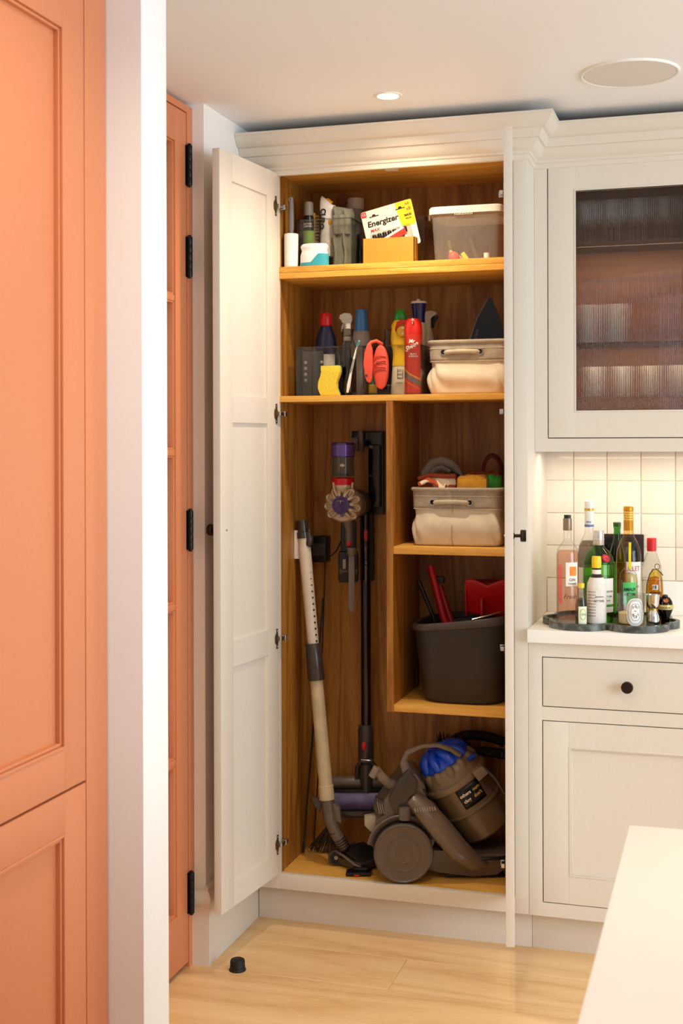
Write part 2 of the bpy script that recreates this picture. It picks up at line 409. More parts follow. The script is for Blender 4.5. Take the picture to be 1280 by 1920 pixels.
# ================================================================== TALL CUPBOARD
tc = thing('tall_cupboard', 'tall greige larder cupboard with both doors open and oak shelves inside', 'cupboard', (.36, .2, FL))
XL, XR, XS = .0186, .7365, .776
ZT, ZB, ZF = 2.2772, .1466, .1008
BK = .345
g = G(); g.box(-.089, XL, 0, .02, ZF, 2.39, .0006); g.box(XR, XS, 0, .02, ZF, 2.39, .0006)
g.box(XL, XR, 0, .02, ZT, 2.39); g.box(XL, XR, 0, .02, ZF, ZB, .0008)
part('face_frame', g, M['greige'], tc, True)
g = G(); g.box(XS-.018, XS, .02, .405, ZF, 2.39); g.box(-.089, -.071, .02, .405, ZF, 2.39)
part('side_panel', g, M['greige'], tc, True)
part('plinth', G().box(-.072, XS, .06, .078, FL, ZF+.0, .0006), M['greige'], tc, True)
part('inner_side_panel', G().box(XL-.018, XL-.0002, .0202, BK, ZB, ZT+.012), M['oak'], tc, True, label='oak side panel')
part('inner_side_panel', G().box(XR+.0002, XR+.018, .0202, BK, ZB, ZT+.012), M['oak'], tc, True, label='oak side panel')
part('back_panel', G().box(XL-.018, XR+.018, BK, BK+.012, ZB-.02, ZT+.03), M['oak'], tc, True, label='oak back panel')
part('top_panel', G().box(XL, XR, .0202, BK, ZT+.001, ZT+.019), M['oakx'], tc, True, label='oak top panel')
part('base_panel', G().box(XL, XR, .0202, BK, ZB-.019, ZB), M['oakx'], tc, True, label='oak base panel')
g = G(); g.box(XL, XR, .008, BK, 1.9754, 1.993, .0008); g.box(XL, XR, .0085, BK, 1.957, 1.9748, .0008)
part('shelf', g, M['oakx'], tc, True, label='double-thickness oak shelf')
part('shelf', G().box(XL, XR, .008, BK, 1.5815, 1.5995, .0008), M['oakx'], tc, True, label='oak shelf above the divider')
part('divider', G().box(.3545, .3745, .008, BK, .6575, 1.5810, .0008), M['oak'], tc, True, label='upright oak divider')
part('shelf', G().box(.3749, XR, .010, BK, 1.1265, 1.1486, .0008), M['oakx'], tc, True, label='short oak shelf')
part('shelf', G().box(.3749, XR, .010, BK, .6585, .6785, .0008), M['oakx'], tc, True, label='lowest short oak shelf')
# cornice: profile swept along the front and round the right-hand end
CP = [(0, 2.268), (-.004, 2.270), (-.006, 2.276), (-.006, 2.283), (-.010, 2.285), (-.012, 2.292), (-.020, 2.297), (-.028, 2.306), (-.033, 2.317), (-.035, 2.323),
      (-.041, 2.324), (-.045, 2.330), (-.049, 2.340), (-.052, 2.347), (-.058, 2.348), (-.064, 2.352), (-.074, 2.362), (-.080, 2.372), (-.083, 2.379), (-.086, 2.381), (-.086, 2.387), (0, 2.387)]
def cornice(x0, x1, yf, yback, parent, right=True, base=0):
    g = G(); n = len(CP); vv = []
    for o_, z in CP: vv.append((x0, yf+o_, z))
    for o_, z in CP: vv.append((x1-o_ if right else x1, yf+o_, z))
    ff = []
    for i in range(n): j = (i+1) % n; ff.append((i, j, n+j, n+i))
    ff.append(list(range(n)))
    if right:
        for o_, z in CP: vv.append((x1-o_, yback, z))
        for i in range(n): j = (i+1) % n; ff.append((n+i, n+j, 2*n+j, 2*n+i))
        ff.append([2*n+i for i in range(n)])
    else: ff.append([n+i for i in range(n)])
    g._add(vv, ff); return part('cornice', g, M['greige'], parent, True)
cornice(-.089, XS, 0, .405, tc)
part('catch', G().prism([(.349, 2.2772), (.394, 2.2772), (.389, 2.266), (.354, 2.266)], .006, .028, 'Y', bev=.001), M['offwhite'], tc, True, label='pale plastic door catch')
# doors: local x along the width, inner face at y = 0
def tall_door(hx, hy, ang, s_, knob_z):
    """s_ = -1: thickness towards local -y (left door), +1: towards local +y"""
    W, t = .374, .0225; st = .075
    def yy(a, b): return (min(s_*a, s_*b), max(s_*a, s_*b))
    g = G(); y0, y1 = yy(0, t)
    z0, z1 = ZB+.001, ZT-.001
    rails = [(z0, .215), (.824, .898), (1.515, 1.592), (2.197, z1)]
    g.box(.003, st, y0, y1, z0, z1, .0008); g.box(W-st, W, y0, y1, z0, z1, .0008)
    for a, b in rails: g.box(st, W-st, y0, y1, a, b)
    d = part('door', g, M['greige'], tc, True, loc=(hx, hy, 0), rz=rad(ang))
    for (a, b), (c, e) in zip(rails, rails[1:]):
        q0, q1 = yy(.006, .016)
        part('panel', G().box(st, W-st, q0, q1, b, c), M['greige'], d)
    for z in (2.175, 1.5456, .8637, .240):
        g = G(); q0, q1 = yy(-.0025, 0)
        g.box(.012, .021, q0, q1, z-.030, z+.030, .001)
        q0, q1 = yy(-.011, 0); g.lathe([(0, 0), (.0165, 0), (.0165, .004), (.010, .006), (0, .006)], 20, T(.021, 0, z) @ R(90 if s_ < 0 else 90, 'X') @ Matrix.Diagonal((1, 1, -s_*-1 if False else (1 if s_ > 0 else -1), 1)), sx=.6)
        part('hinge_plate', g, M['brassy'], d, label='antique bronze hinge plate')
        g = G(); q0, q1 = yy(-.016, -.001)
        g.box(-.020, .016, q0, q1, z-.0065, z+.0065, .002); g.box(-.026, -.012, *yy(-.018, -.003), z-.008, z+.008, .002)
        for q in (-.023, .023): g.lathe([(0, 0), (.003, 0), (.0025, .0012), (0, .0016)], 10, T(.0165, -s_*.0025, z+q) @ R(90 if s_ > 0 else -90, 'X'))
        part('hinge_arm', g, M['nickel'], d, label='nickel hinge arm')
    g = G(); X = T(W-.034, s_*t, knob_z) @ R(-90 if s_ > 0 else 90, 'X')
    g.lathe([(0, 0), (.0085, 0), (.0085, .002), (.0045, .004), (.0045, .017), (.0145, .018), (.0155, .020), (.0155, .0315), (.0145, .033), (0, .033)], 28, X)
    for k in range(2): g.lathe([(.0155, .021+k*.006), (.0162, .022+k*.006), (.0162, .0245+k*.006), (.0155, .0255+k*.006)], 28, X)
    part('knob', g, M['bronze'], d, label='round dark bronze knob')
    g = G(); g.lathe([(0, 0), (.003, 0), (.0028, .002), (0, .003)], 10, T(W-.034, 0, knob_z) @ R(90 if s_ > 0 else -90, 'X'))
    part('screw', g, M['nickel'], d)
    return d
tall_door(XL, -.001, -95.9, -1, 1.213)
tall_door(XR-.0235, -.002, -80.9, 1, 1.212)

# ================================================================== WALL CABINET with reeded glass
WY = .144
wc = thing('wall_cabinet', 'greige wall cabinet with a reeded glass door over the bottles', 'cabinet', (1.06, .27, 1.4287))
XW = 1.345
g = G(); g.box(XS+.0005, .8142, WY, WY+.02, 1.4287, 2.39); g.box(1.3055, XW, WY, WY+.02, 1.4287, 2.39)
g.box(.8142, 1.3055, WY, WY+.02, 1.4287, 1.4675); g.box(.8142, 1.3055, WY, WY+.02, 2.2825, 2.39)
part('face_frame', g, M['greige'], wc, True)
walnut = wood('walnut_cabinet_lining', '#64391a', '#7d4a20', '#915a2a', 'X')
g = G(); g.box(XS+.0005, XW, WY+.0225, .404, 1.437, 1.588); g.box(XS+.0005, XW, WY+.02, .404, 2.30, 2.318)
g.box(XS+.0005, .794, WY+.02, .404, 1.455, 2.30); g.box(1.327, XW, WY+.02, .404, 1.455, 2.30); g.box(.794, 1.327, .392, .404, 1.455, 2.30)
part('carcass', g, walnut, wc, True, label='brown wooden inside of the cabinet')
part('side_panel', G().box(XW, XW+.004, WY, .404, 1.4287, 2.39), M['greige'], wc, True)
cornice(XS+.0005, XW+.004, WY, .404, wc)
for z in (2.0498, 1.7502):
    part('glass_shelf', G().box(.795, 1.326, .19, .39, z-.0028, z+.0028), thin_glass('glass_shelf_edge', (.86, .88, .84, 1), (.5, .5, .44, 1)), wc, True, smooth=False)
g = G(); a, b, c, e = .8170, 1.3027, 1.4703, 2.2797
ga, gb, gc, ge = .8983, 1.2214, 1.5497, 2.198
g.box(a, ga, WY, WY+.021, c, e, .0008); g.box(gb, b, WY, WY+.021, c, e, .0008); g.box(ga, gb, WY, WY+.021, c, gc); g.box(ga, gb, WY, WY+.021, ge, e)
wd_ = part('door', g, M['greige'], wc, True)
g = G()
for k, q in enumerate((0,)):
    g.box(ga-.005, ga, WY-.0015, WY+.012, gc-.005, ge+.005, .001); g.box(gb, gb+.005, WY-.0015, WY+.012, gc-.005, ge+.005, .001)
    g.box(ga, gb, WY-.0015, WY+.012, gc-.005, gc, .001); g.box(ga, gb, WY-.0015, WY+.012, ge, ge+.005, .001)
part('moulding', g, M['greige'], wd_, True)
# reeded pane: vertical ribs on the front, flat back
pitch = .0048; nr = int((gb-ga)/pitch); g = G(); xs = []; K = 5
for i in range(nr*K+1):
    u = i/K; x = ga+u*(gb-ga)/nr; d = abs(math.sin(PI*u)); xs.append((x, WY+.0125-.0010*d))
nx = len(xs); vv = [(x, y_, gc-.003) for x, y_ in xs]+[(x, y_, ge+.003) for x, y_ in xs]+[(ga, WY+.0155, gc-.003), (gb, WY+.0155, gc-.003), (gb, WY+.0155, ge+.003), (ga, WY+.0155, ge+.003)]
ff = [(i, i+1, nx+i+1, nx+i) for i in range(nx-1)]+[(2*nx+1, 2*nx, 2*nx+3, 2*nx+2)]
g._add(vv, ff)
rg, nt, p = nmat('reeded_glass'); p.inputs['Transmission Weight'].default_value = 1; p.inputs['Roughness'].default_value = .03; p.inputs['IOR'].default_value = 1.3
nn = noise(nt, 25, 2, objco(nt)); rr_ = ramp(nt, nn.outputs['Fac'], [(.3, (.93, .9, .86, 1)), (.7, (.97, .95, .92, 1))]); nt.links.new(rr_.outputs[0], p.inputs['Base Color'])
part('reeded_pane', g, rg, wd_, True, smooth=False, label='vertically reeded glass pane')
# glasses inside
tum = G(); tum.lathe([(0, .004), (.026, .004), (.030, .006), (.034, .10), (.0355, .102), (.0365, .10), (.0325, .002), (.030, 0), (0, 0)], 24)
frost = mat('glassware', '#e8e6e4', .05, trans=.80, ior=1.25)
def glass(x, y_, z, lab, kind='tumbler', col=None):
    t = thing('drinking_glass', lab, 'glass', (x, y_, z), 0, 'glassware in the wall cabinet')
    if kind == 'tumbler': g = G().lathe([(0, .006), (.019, .006), (.021, .010), (.024, .118), (.025, .120), (.026, .118), (.023, .004), (.021, 0), (0, 0)], 24)
    elif kind == 'tall': g = G().lathe([(0, .008), (.0195, .008), (.0205, .012), (.0225, .094), (.0232, .096), (.024, .094), (.0215, .004), (.020, 0), (0, 0)], 24)
    else: g = G().lathe([(0, .003), (.030, .002), (.032, 0), (0, 0)], 24); g.lathe([(.004, .002), (.0035, .05), (.010, .060), (.026, .075), (.033, .10), (.030, .135), (.028, .135), (.031, .10), (.024, .078), (0, .066)], 24)
    part('bowl', g, frost, t)
ORD = ('first', 'second', 'third', 'fourth', 'fifth')
for i in range(5): glass(.938+i*.0835, .27, 1.5883, 'tall clear glass on the wall cabinet floor, %s from the left' % ORD[i], 'tall')
for i in range(2): glass(.922+i*.078, .28, 1.7532, 'short clear tumbler on the lower glass shelf, %s from the left' % ORD[i])
for i in range(5): glass(.912+i*.078, .28, 2.0530, 'stemmed glass on the top glass shelf, %s from the left' % ORD[i], 'stem')

# ================================================================== BASE CABINET and worktop
bc = thing('base_cabinet', 'greige base cabinet with one drawer and a panelled door', 'cabinet', (1.06, .2, FL))
g = G(); g.box(XS+.0008, .8155, 0, .02, ZF, .8855, .0006); g.box(1.3055, XW, 0, .02, ZF, .8855, .0006)
for a, b in ((ZF, .140), (.662, .7000), (.8436, .8855)): g.box(.8155, 1.3055, 0, .02, a, b)
part('face_frame', g, M['greige'], bc, True)
part('plinth', G().box(XS+.0008, XW, .06, .078, FL, ZF, .0006), M['greige'], bc, True)
g = G(); g.box(XS+.0008, XW, .02, .40, ZF, .118); g.box(XS+.0008, .794, .02, .40, .118, .884); g.box(1.327, XW, .02, .40, .118, .884)
part('carcass', g, M['greige'], bc, True)
dr = part('drawer', G().box(.8182, 1.3028, -.0005, .022, .7028, .8410, .0008), M['greige'], bc, True)
g = G(); X = T(1.0555, -.0005, .7715) @ R(90, 'X')
g.lathe([(0, 0), (.0085, 0), (.0085, .002), (.0045, .004), (.0045, .017), (.0145, .018), (.0160, .020), (.0160, .0305), (.0150, .032), (.012, .0325), (0, .0325)], 32, X)
for k in range(2): g.lathe([(.0160, .021+k*.005), (.0166, .022+k*.005), (.0166, .0235+k*.005), (.0160, .0245+k*.005)], 32, X)
part('knob', g, M['bronze'], dr, True, label='round dark bronze knob')
a, b, c, e = .8182, 1.3028, .1427, .6593; st = .073
g = G(); g.box(a, a+st, -.0005, .020, c, e, .0008); g.box(b-st, b, -.0005, .020, c, e, .0008); g.box(a+st, b-st, -.0005, .020, c, c+.078); g.box(a+st, b-st, -.0005, .020, e-.070, e)
bd = part('door', g, M['greige'], bc, True)
part('panel', G().box(a+st, b-st, .008, .018, c+.078, e-.070), M['greige'], bd, True)
g = G(); a1, b1, c1, e1 = a+st, b-st, c+.078, e-.070
for q0, q1, yf in ((0, .0045, -.002), (.0045, .009, .003)):
    g.box(a1+q0, a1+q1, yf, .012, c1+q0, e1-q0, .001); g.box(b1-q1, b1-q0, yf, .012, c1+q0, e1-q0, .001)
    g.box(a1+q1, b1-q1, yf, .012, c1+q0, c1+q1, .001); g.box(a1+q1, b1-q1, yf, .012, e1-q1, e1-q0, .001)
part('moulding', g, M['greige'], bd, True)
wt = thing('worktop', 'white stone worktop with upstand in the lit niche under the bottles', 'worktop', (1.06, .2, .886))
part('slab', G().box(XS+.0012, XW+.01, -.026, .4075, .886, .9225, .0015), M['quartz'], wt, True)
part('upstand', G().box(XS+.0012, XW+.01, .392, .4075, .9226, 1.0265, .0012), M['quartz'], wt, True)
# double socket behind the bottles
so = thing('double_socket', 'dark bronze double power socket on the tiles behind the bottles', 'socket', (1.002, .4035, 1.127))
part('plate', G().box(-.0735, .0735, -.007, 0, -.043, .043, .0025), mat('bronze_socket_plate', '#3a2c26', .4, .5), so)
for sx in (-.033, .033):
    part('insert', G().box(sx-.022, sx+.022, -.0085, -.006, -.030, .014, .001), M['blackgloss'], so)
    part('switch', G().box(sx-.012, sx+.012, -.0115, -.006, .017, .035, .0015), M['black'], so)
    g = G(); g.box(sx-.004, sx+.004, -.0089, -.008, .000, .009); g.box(sx-.016, sx-.008, -.0089, -.008, -.018, -.014); g.box(sx+.008, sx+.016, -.0089, -.008, -.018, -.014)
    part('pin_holes', g, mat('pin_hole', '#000000', .9), so)

# ================================================================== ISLAND
isl = thing('kitchen_island', 'kitchen island with a thick white worktop, cut off at the right edge', 'kitchen island', (1.9, -2.45, FL))
part('worktop', G().box(1.196, 2.6, -3.05, -1.84, .881, .92, .003), M['quartz'], isl, True, label='white stone worktop')
part('cabinet_body', G().box(1.24, 2.55, -3.0, -1.89, .09, .8805, .001), M['greige'], isl, True)
part('plinth', G().box(1.29, 2.5, -2.95, -1.94, FL, .09), M['greige'], isl, True)
g = G()
for k in range(3): g.box(1.236, 1.24, -2.96+k*.36, -2.63+k*.36, .14, .84, .001)
part('end_panel', g, M['greige'], isl, True)

# door stop on the floor
ds = thing('door_stop', 'short black rubber door stop on the oak floor by the skirting', 'door stop', (.012, -.335, FL))
part('body', G().lathe([(0, 0), (.0235, 0), (.0238, .003), (.0215, .006), (.021, .010), (.0215, .012), (.0205, .014), (.0208, .024), (.0195, .029), (.016, .031), (0, .031)], 36), M['rubber'], ds)
part('screw_cap', G().lathe([(0, .0312), (.005, .0312), (.0045, .0322), (0, .0325)], 14), M['black'], ds)

# ================================================================== helpers for loose things
ACR = M['acrylic']; GL = M['glass']
def clear_bin(label, x0, x1, y0, y1, z, h, group):
    cx, cy = (x0+x1)/2, (y0+y1)/2; w, d = x1-x0, y1-y0; t = .0025
    o = thing('clear_bin', label, 'storage bin', (cx, cy, z), 0, group)
    part('floor_panel', G().box(-w/2+.004, w/2-.004, -d/2+.004, d/2-.004, .0004, .003), ACR, o, smooth=False)
    g = G()
    g.box(-w/2, w/2, -d/2, -d/2+t, .0004, h); part('front_wall', g, ACR, o, smooth=False)
    part('back_wall', G().box(-w/2, w/2, d/2-t, d/2, .0004, h), ACR, o, smooth=False)
    for sx in (-1, 1):
        xa, xb = (-w/2, -w/2+t) if sx < 0 else (w/2-t, w/2)
        part('side_wall', G().box(xa, xb, -d/2+t, d/2-t, .0004, h), ACR, o, smooth=False)
    g = G(); r = .0022
    g.tube([(-w/2, -d/2, h), (w/2, -d/2, h), (w/2, d/2, h), (-w/2, d/2, h)], r, 8, True)
    for sx in (-1, 1): g.tube([(sx*w/2, -d/2, .001), (sx*w/2, -d/2, h)], .0012, 6)
    part('rim', g, thin_glass('acrylic_edge', (.85, .85, .83, 1), (.5, .5, .48, 1), .05, 1.6), o)
    for sx in (-1, 1):
        g = G(); pts = [(sx*w/2, .028*math.cos(a), h-.042+.011*math.sin(a)) for a in [2*PI*k/24 for k in range(24)]]
        g.tube(pts, .0028, 6, True); part('handle_hole', g, ACR, o)
    return o
def labelled(o, prof, a0, a1, m, name='label'):
    return part(name, G().shell(prof, a0, a1), m, o)
def bottle(label, loc, prof, m, cat='bottle', rz=0, sx=1, sy=1, name='bottle', group=None, bodyname='body', n=32):
    o = thing(name, label, cat, loc, rz, group)
    b = part(bodyname, G().lathe(prof, n, sx=sx, sy=sy), m, o); return o
INK = mat('black_ink', '#16120f', .6); INKR = mat('red_ink', '#c4202a', .6); INKW = mat('white_ink', '#f4efe6', .6); INKG = mat('gold_ink', '#d9a93a', .5)
PAPER = mat('cream_paper', '#eee5d3', .7, var=.02)

# ================================================================== TOP SHELF  (z = 1.9935)
Z1 = 1.9935
o = thing('lint_roller', 'white lint roller standing on end, grey handle up, left end of the top shelf', 'lint roller', (.0485, .036, Z1))
part('roll', G().lathe([(.018, 0), (.0215, .001), (.0218, .102), (.018, .1035), (.006, .1035)], 32), M['white'], o, label='white adhesive paper roll')
part('handle', G().lathe([(.006, .1), (.0062, .112), (.0085, .118), (.0085, .15), (.0075, .20), (.0066, .214), (.003, .217), (0, .217)], 20), mat('grey_handle', '#6d6c6e', .45), o)
g = G(); g.tube([(.0045*math.cos(a), -.008, .208+.0045*math.sin(a)) for a in [2*PI*k/14 for k in range(14)]], .001, 6, True); part('hanging_eye', g, M['nickel'], o)
o = thing('fabric_shaver', 'white and teal rounded fabric shaver lying in front of the clear bin', 'fabric shaver', (.124, .033, Z1))
def shaver(u, v):
    a = 2*PI*u; z = v*.068
    k = 1-.10*math.exp(-((z-.047)/.009)**2)-.16*max(0, (z-.058)/.010)**2 if z > .02 else .97+.03*min(1, z/.006)
    return (.0445*k*math.cos(a), .0225*k*math.sin(a), z)
g = G().surf(shaver, 40, 26, True); g._add([(.0445*.84*math.cos(2*PI*k/40), .0225*.84*math.sin(2*PI*k/40), .068) for k in range(40)], [list(range(40))])
part('body', g, M['white'], o)
def teal_(u, v):
    a = -PI*(1.02-1.04*u); hi = .010 if math.cos(a) < -.1 else .010+.026*min(1, (math.cos(a)+.1)/.5)
    return (.0458*math.cos(a), .0238*math.sin(a), .0005+v*hi)
part('grip', G().surf(teal_, 40, 6), M['teal'], o, label='teal plastic lower shell')
part('foot', G().box(-.030, .030, -.014, .014, 0, .002, .0005), M['black'], o)
clear_bin('clear plastic bin on the top shelf holding the brush, spray and grey pouch', .060, .232, .064, .30, Z1, .148, 'clear storage bins')
o = thing('spray_can', 'slim black and green spray can with a grey cap in the top left bin', 'spray can', (.080, .112, Z1+.0034))
part('can', G().lathe([(0, 0), (.0165, 0), (.017, .003), (.017, .155), (.0145, .165), (0, .165)], 26), mat('black_can', '#17191a', .3, .3), o)
labelled(o, [(.0173, .055), (.0173, .118)], -1.6, 1.6, mat('green_label', '#86b04a', .5, var=.2, nscale=50))
part('cap', G().lathe([(.0135, .166), (.0145, .168), (.0145, .203), (.012, .209), (0, .209)], 22), mat('grey_cap', '#858078', .4), o)
text('LEATHER\nCLEANER', .0075, INKW, o, (0, .135), bend=.0172)
o = thing('scrubbing_brush', 'wooden scrubbing brush with tan bristles standing in the bin', 'brush', (.092, .155, Z1+.0034))
part('back', G().box(-.009, .000, -.022, .022, 0, .180, .003), mat('beech', '#c79a5c', .55), o, label='pale wooden back')
g = G()
for k in range(17):
    for q in (-.016, -.008, 0, .008, .016): g.tube([(0, q, .012+k*.0097), (.014+random.uniform(-.001, .001), q*1.1, .012+k*.0097+random.uniform(-.002, .002))], [.0026, .0036], 5)
tag(part('bristles', g, mat('tan_bristle', '#b98d4d', .9, var=.2, nscale=300), o), kind='stuff')
o = thing('black_box', 'small glossy black box with a grey band in the top left bin', 'box', (.104, .215, Z1+.0034))
part('carton', G().box(-.017, .017, -.016, .016, 0, .198, .0008), M['blackgloss'], o); part('band', G().box(-.0174, .0174, -.0164, .0164, .118, .148), mat('grey_band', '#77736c', .5), o)
o = thing('white_spray_bottle', 'white bottle with black lettering and yellow marks, neck down in the bin', 'bottle', (.1365, .125, Z1+.054), 0)
def wb_(u, v):
    a = 2*PI*u; z = v*.166
    w = .0265 if z > .05 else .0215+.005*(z/.05); k = (.55+.45*min(1, z/.02)); tilt = .010*math.sin(z*18)
    top = 1-.42*max(0, (z-.135)/.031)**2
    return (w*k*top*math.cos(a)+tilt-.004, .016*k*top*math.sin(a), z+(-.012*math.cos(a) if v > .9 else 0))
g = G().surf(wb_, 32, 26, True); g._add([wb_(k/32, 1) for k in range(32)], [list(range(32))]); g._add([wb_(k/32, 0) for k in range(32)], [list(range(32))])
part('body', g, M['white'], o)
part('yellow_tip', G().tube([(-.012, -.004, .163), (.004, -.004, .166), (.017, -.004, .154)], .0035, 8), mat('yellow_plastic', '#e5a71a', .35), o)
part('yellow_mark', G().ell((.013, -.0155, .092), .006, .0015, .010, 14, 8), mat('yellow_spot', '#e0a01c', .4), o)
part('yellow_mark', G().ell((.018, -.010, .035), .006, .004, .013, 14, 8), mat('yellow_spot', '#cf9318', .4), o)
g = G(); g.lathe([(.0175, -.012), (.019, 0), (.0192, .016), (.017, .018)], 24); 
for k in range(24): a = 2*PI*k/24; g.box(-.0008, .0008, -.0198, -.018, -.010, .015, X=R(k*15, 'Z'))
part('ribbed_cap', g, M['white'], o); part('neck', G().lathe([(0, -.0500), (.006, -.0495), (.006, -.012), (0, -.012)], 14), ACR, o)
text('CURO', .023, INK, o, T(-.012, -.0168, .103) @ FACE @ R(-97, 'Z'), bold=.0009)
o = thing('wooden_paddle', 'round-topped brown wooden paddle at the back of the top shelf', 'paddle', (.142, .268, Z1+.0034))
part('blade', G().lathe([(0, -.004), (.019, -.004), (.0205, -.002), (.0205, .002), (.019, .004), (0, .004)], 30, T(0, 0, .242) @ R(90, 'X')), mat('brown_wood', '#7b421d', .6, var=.08), o); part('shaft', G().box(-.006, .006, -.003, .003, 0, .225, .001), mat('brown_wood', '#7b421d', .6), o)
# grey green canvas pouch with creases and straps
o = thing('canvas_pouch', 'upright grey-green canvas pouch with folds in the clear bin', 'pouch', (.190, .125, Z1+.0034))
def pouch(u, v):
    a = 2*PI*u; c, s_ = math.cos(a), math.sin(a); e = .35
    x = math.copysign(abs(c)**e, c)*.031; y_ = math.copysign(abs(s_)**e, s_)*.030; z = v*.184
    cr = .0022*math.sin(z*120+3*x*60)+.0018*math.sin(z*47+x*150)
    k = 1-.18*max(0, (v-.86)/.14)**2
    return (x*k+.004*math.sin(v*4), (y_+cr)*k, z+.006*math.sin(a*2)*v)
g = G().surf(pouch, 48, 44, True); g._add([pouch(k/48, 1) for k in range(48)], [list(range(48))]); g._add([pouch(k/48, 0) for k in range(48)], [list(range(48))])
CANV = weave('olive_canvas', '#6e7062', '#8f917e', 500)
part('body', g, CANV, o)
g = G()
for xx in (-.018, .013): g.tube([(xx+.003*math.sin(k*.9), -.0335-.001*math.sin(k*2), .006+k*.017) for k in range(11)], .0045, 8, sq=.45)
part('strap', g, CANV, o)
part('flap', G().surf(lambda u, v: ((u-.5)*.054+.003, -.0335-.004*math.sin(PI*v)-.0012*math.sin(u*18), .100+.06*v), 20, 14), CANV, o, solid=.003)
part('buckle', G().box(.020, .027, -.036, -.033, .100, .108, .001), M['nickel'], o)
o = thing('round_tub', 'round pale grey lidded tub behind the pouch', 'tub', (.196, .235, Z1+.0034))
part('body', G().lathe([(0, 0), (.0225, 0), (.0235, .002), (.0235, .20), (0, .20)], 28), mat('pale_grey_plastic_tub', '#8b8580', .5), o)
part('lid', G().lathe([(.0235, .198), (.026, .199), (.0265, .202), (.0265, .231), (.025, .2345), (0, .2345)], 32), mat('grey_white_lid', '#b9b0a8', .45), o)
clear_bin('clear plastic bin behind the ochre card box on the top shelf', .246, .448, .112, .30, Z1, .150, 'clear storage bins')
for k, (x, hh, col, lab) in enumerate(((.2515, .165, '#2b2621', 'dark grey folder'), (.258, .150, '#4a4238', 'brown grey folder'), (.2655, .172, '#1b1917', 'black folder'))):
    o = thing('folder', lab+' standing upright in the bin left of the batteries', 'folder', (x, .205, Z1+.0034))
    part('cover', G().box(-.0022, .0022, -.085, .085, 0, hh, .0008), mat('folder_card', col, .5), o); part('sheets', G().box(-.0014, .0014, -.083, .087, .003, hh-.003), PAPER, o)
o = thing('ochre_box', 'open ochre yellow card box in front of the battery pack', 'box', (.3565, .054, Z1+.0003))
w, d, h, t = .1585, .046, .076, .0016
g = G(); g.box(-w/2, w/2, -d/2, -d/2+t, 0, h); g.box(-w/2, w/2, d/2-t, d/2, 0, h); g.box(-w/2, w/2, -d/2, d/2, 0, t)
g.prism([(-d/2, 0), (d/2, 0), (d/2, h), (d/2-.010, h), (-d/2, h)], -w/2, -w/2+t, 'X'); g.prism([(-d/2, 0), (d/2, 0), (d/2, h), (-d/2, h)], w/2-t, w/2, 'X')
part('carton', g, M['ochre'], o, smooth=False)
g = G(); g.prism([(-.020, 0.010), (-.019, h), (.010, h)], w/2+.0015, w/2+.0026, 'X'); part('flap', g, mat('ochre_card_inside', '#b9863a', .6), o)
part('rear_tray', G().box(-w/2+.004, w/2-.012, d/2+.001, d/2+.034, 0, .027, .001), M['ochre'], o)
# battery pack
o = thing('battery_pack', 'white card pack of AA batteries with a yellow corner, tilted behind the ochre box', 'battery pack', (.3615, .0985, Z1+.0490))
o.rotation_euler = (0, rad(-13), 0)
WP, HP = .163, .139
def rrect(w, h, r, n=5, cx=0, cz=0):
    out = []
    for q, (sx, sz) in enumerate(((1, 1), (-1, 1), (-1, -1), (1, -1))):
        for k in range(n+1):
            a = PI/2*(q+k/n); out.append((cx+sx*(w/2-r)+r*math.cos(a), cz+sz*(h/2-r)+r*math.sin(a)))
    return out
part('card', G().prism(rrect(WP, HP, .006, 5, 0, HP/2), -.0005, .0005, 'Y'), mat('white_card', '#efe6d8', .5, var=.02), o, smooth=False)
YEL = mat('bright_yellow_print', '#f2cf14', .5, var=.02)
part('yellow_corner', G().prism([(.0285, HP-.0005), (.078, HP-.0005), (.081, HP-.005), (.081, .066), (.073, .061), (.044, .061), (.035, .069)], -.0008, -.0006, 'Y'), YEL, o, smooth=False)
part('red_corner', G().prism(rrect(.016, .017, .002, 4, -.0725, HP-.010), -.0008, -.0006, 'Y'), mat('red_print', '#d3323c', .5), o, smooth=False)
text('15', .012, INKW, o, T(-.0725, -.0009, HP-.010) @ FACE)
for q in (-.042, .042):
    pz = HP-.018 if q < 0 else HP-.0175
    part('hang_slot', G().prism([(q-.015, pz-.002), (q-.006, pz-.002), (q-.004, pz+.003), (q+.004, pz+.003), (q+.006, pz-.002), (q+.015, pz-.002), (q+.015, pz-.005), (q-.015, pz-.005)], -.0009, -.0006, 'Y'), mat('slot_dark', '#2b1d12', .8), o, smooth=False)
text('Energizer', .0245, INK, o, T(-.019, -.0009, 0.0955) @ FACE, bold=.0008, width=.100, shear=.12)
text('MAX', .0135, mat('red_print2', '#cf2f32', .5), o, T(-.048, -.0009, 0.0750) @ FACE, bold=.0005, shear=.15)
text('AA', .0105, mat('orange_print', '#df5a1d', .5), o, T(.066, -.0010, 0.1275) @ FACE, bold=.0004)
text('x8', .0135, mat('orange_print', '#df5a1d', .5), o, T(.0675, -.0010, 0.1115) @ FACE, bold=.0005)
text('MAXI', .0092, INK, o, T(.0615, -.0010, 0.0935) @ FACE, bold=.0006)
text('PACK', .0068, INK, o, T(.0615, -.0010, 0.0830) @ FACE, bold=.0003)
CELL = mat('battery_dark', '#2e2d2c', .25, .5); CELR = mat('battery_red_wrap', '#d2372c', .35); CELW = mat('battery_white_wrap', '#e9e0d4', .35)
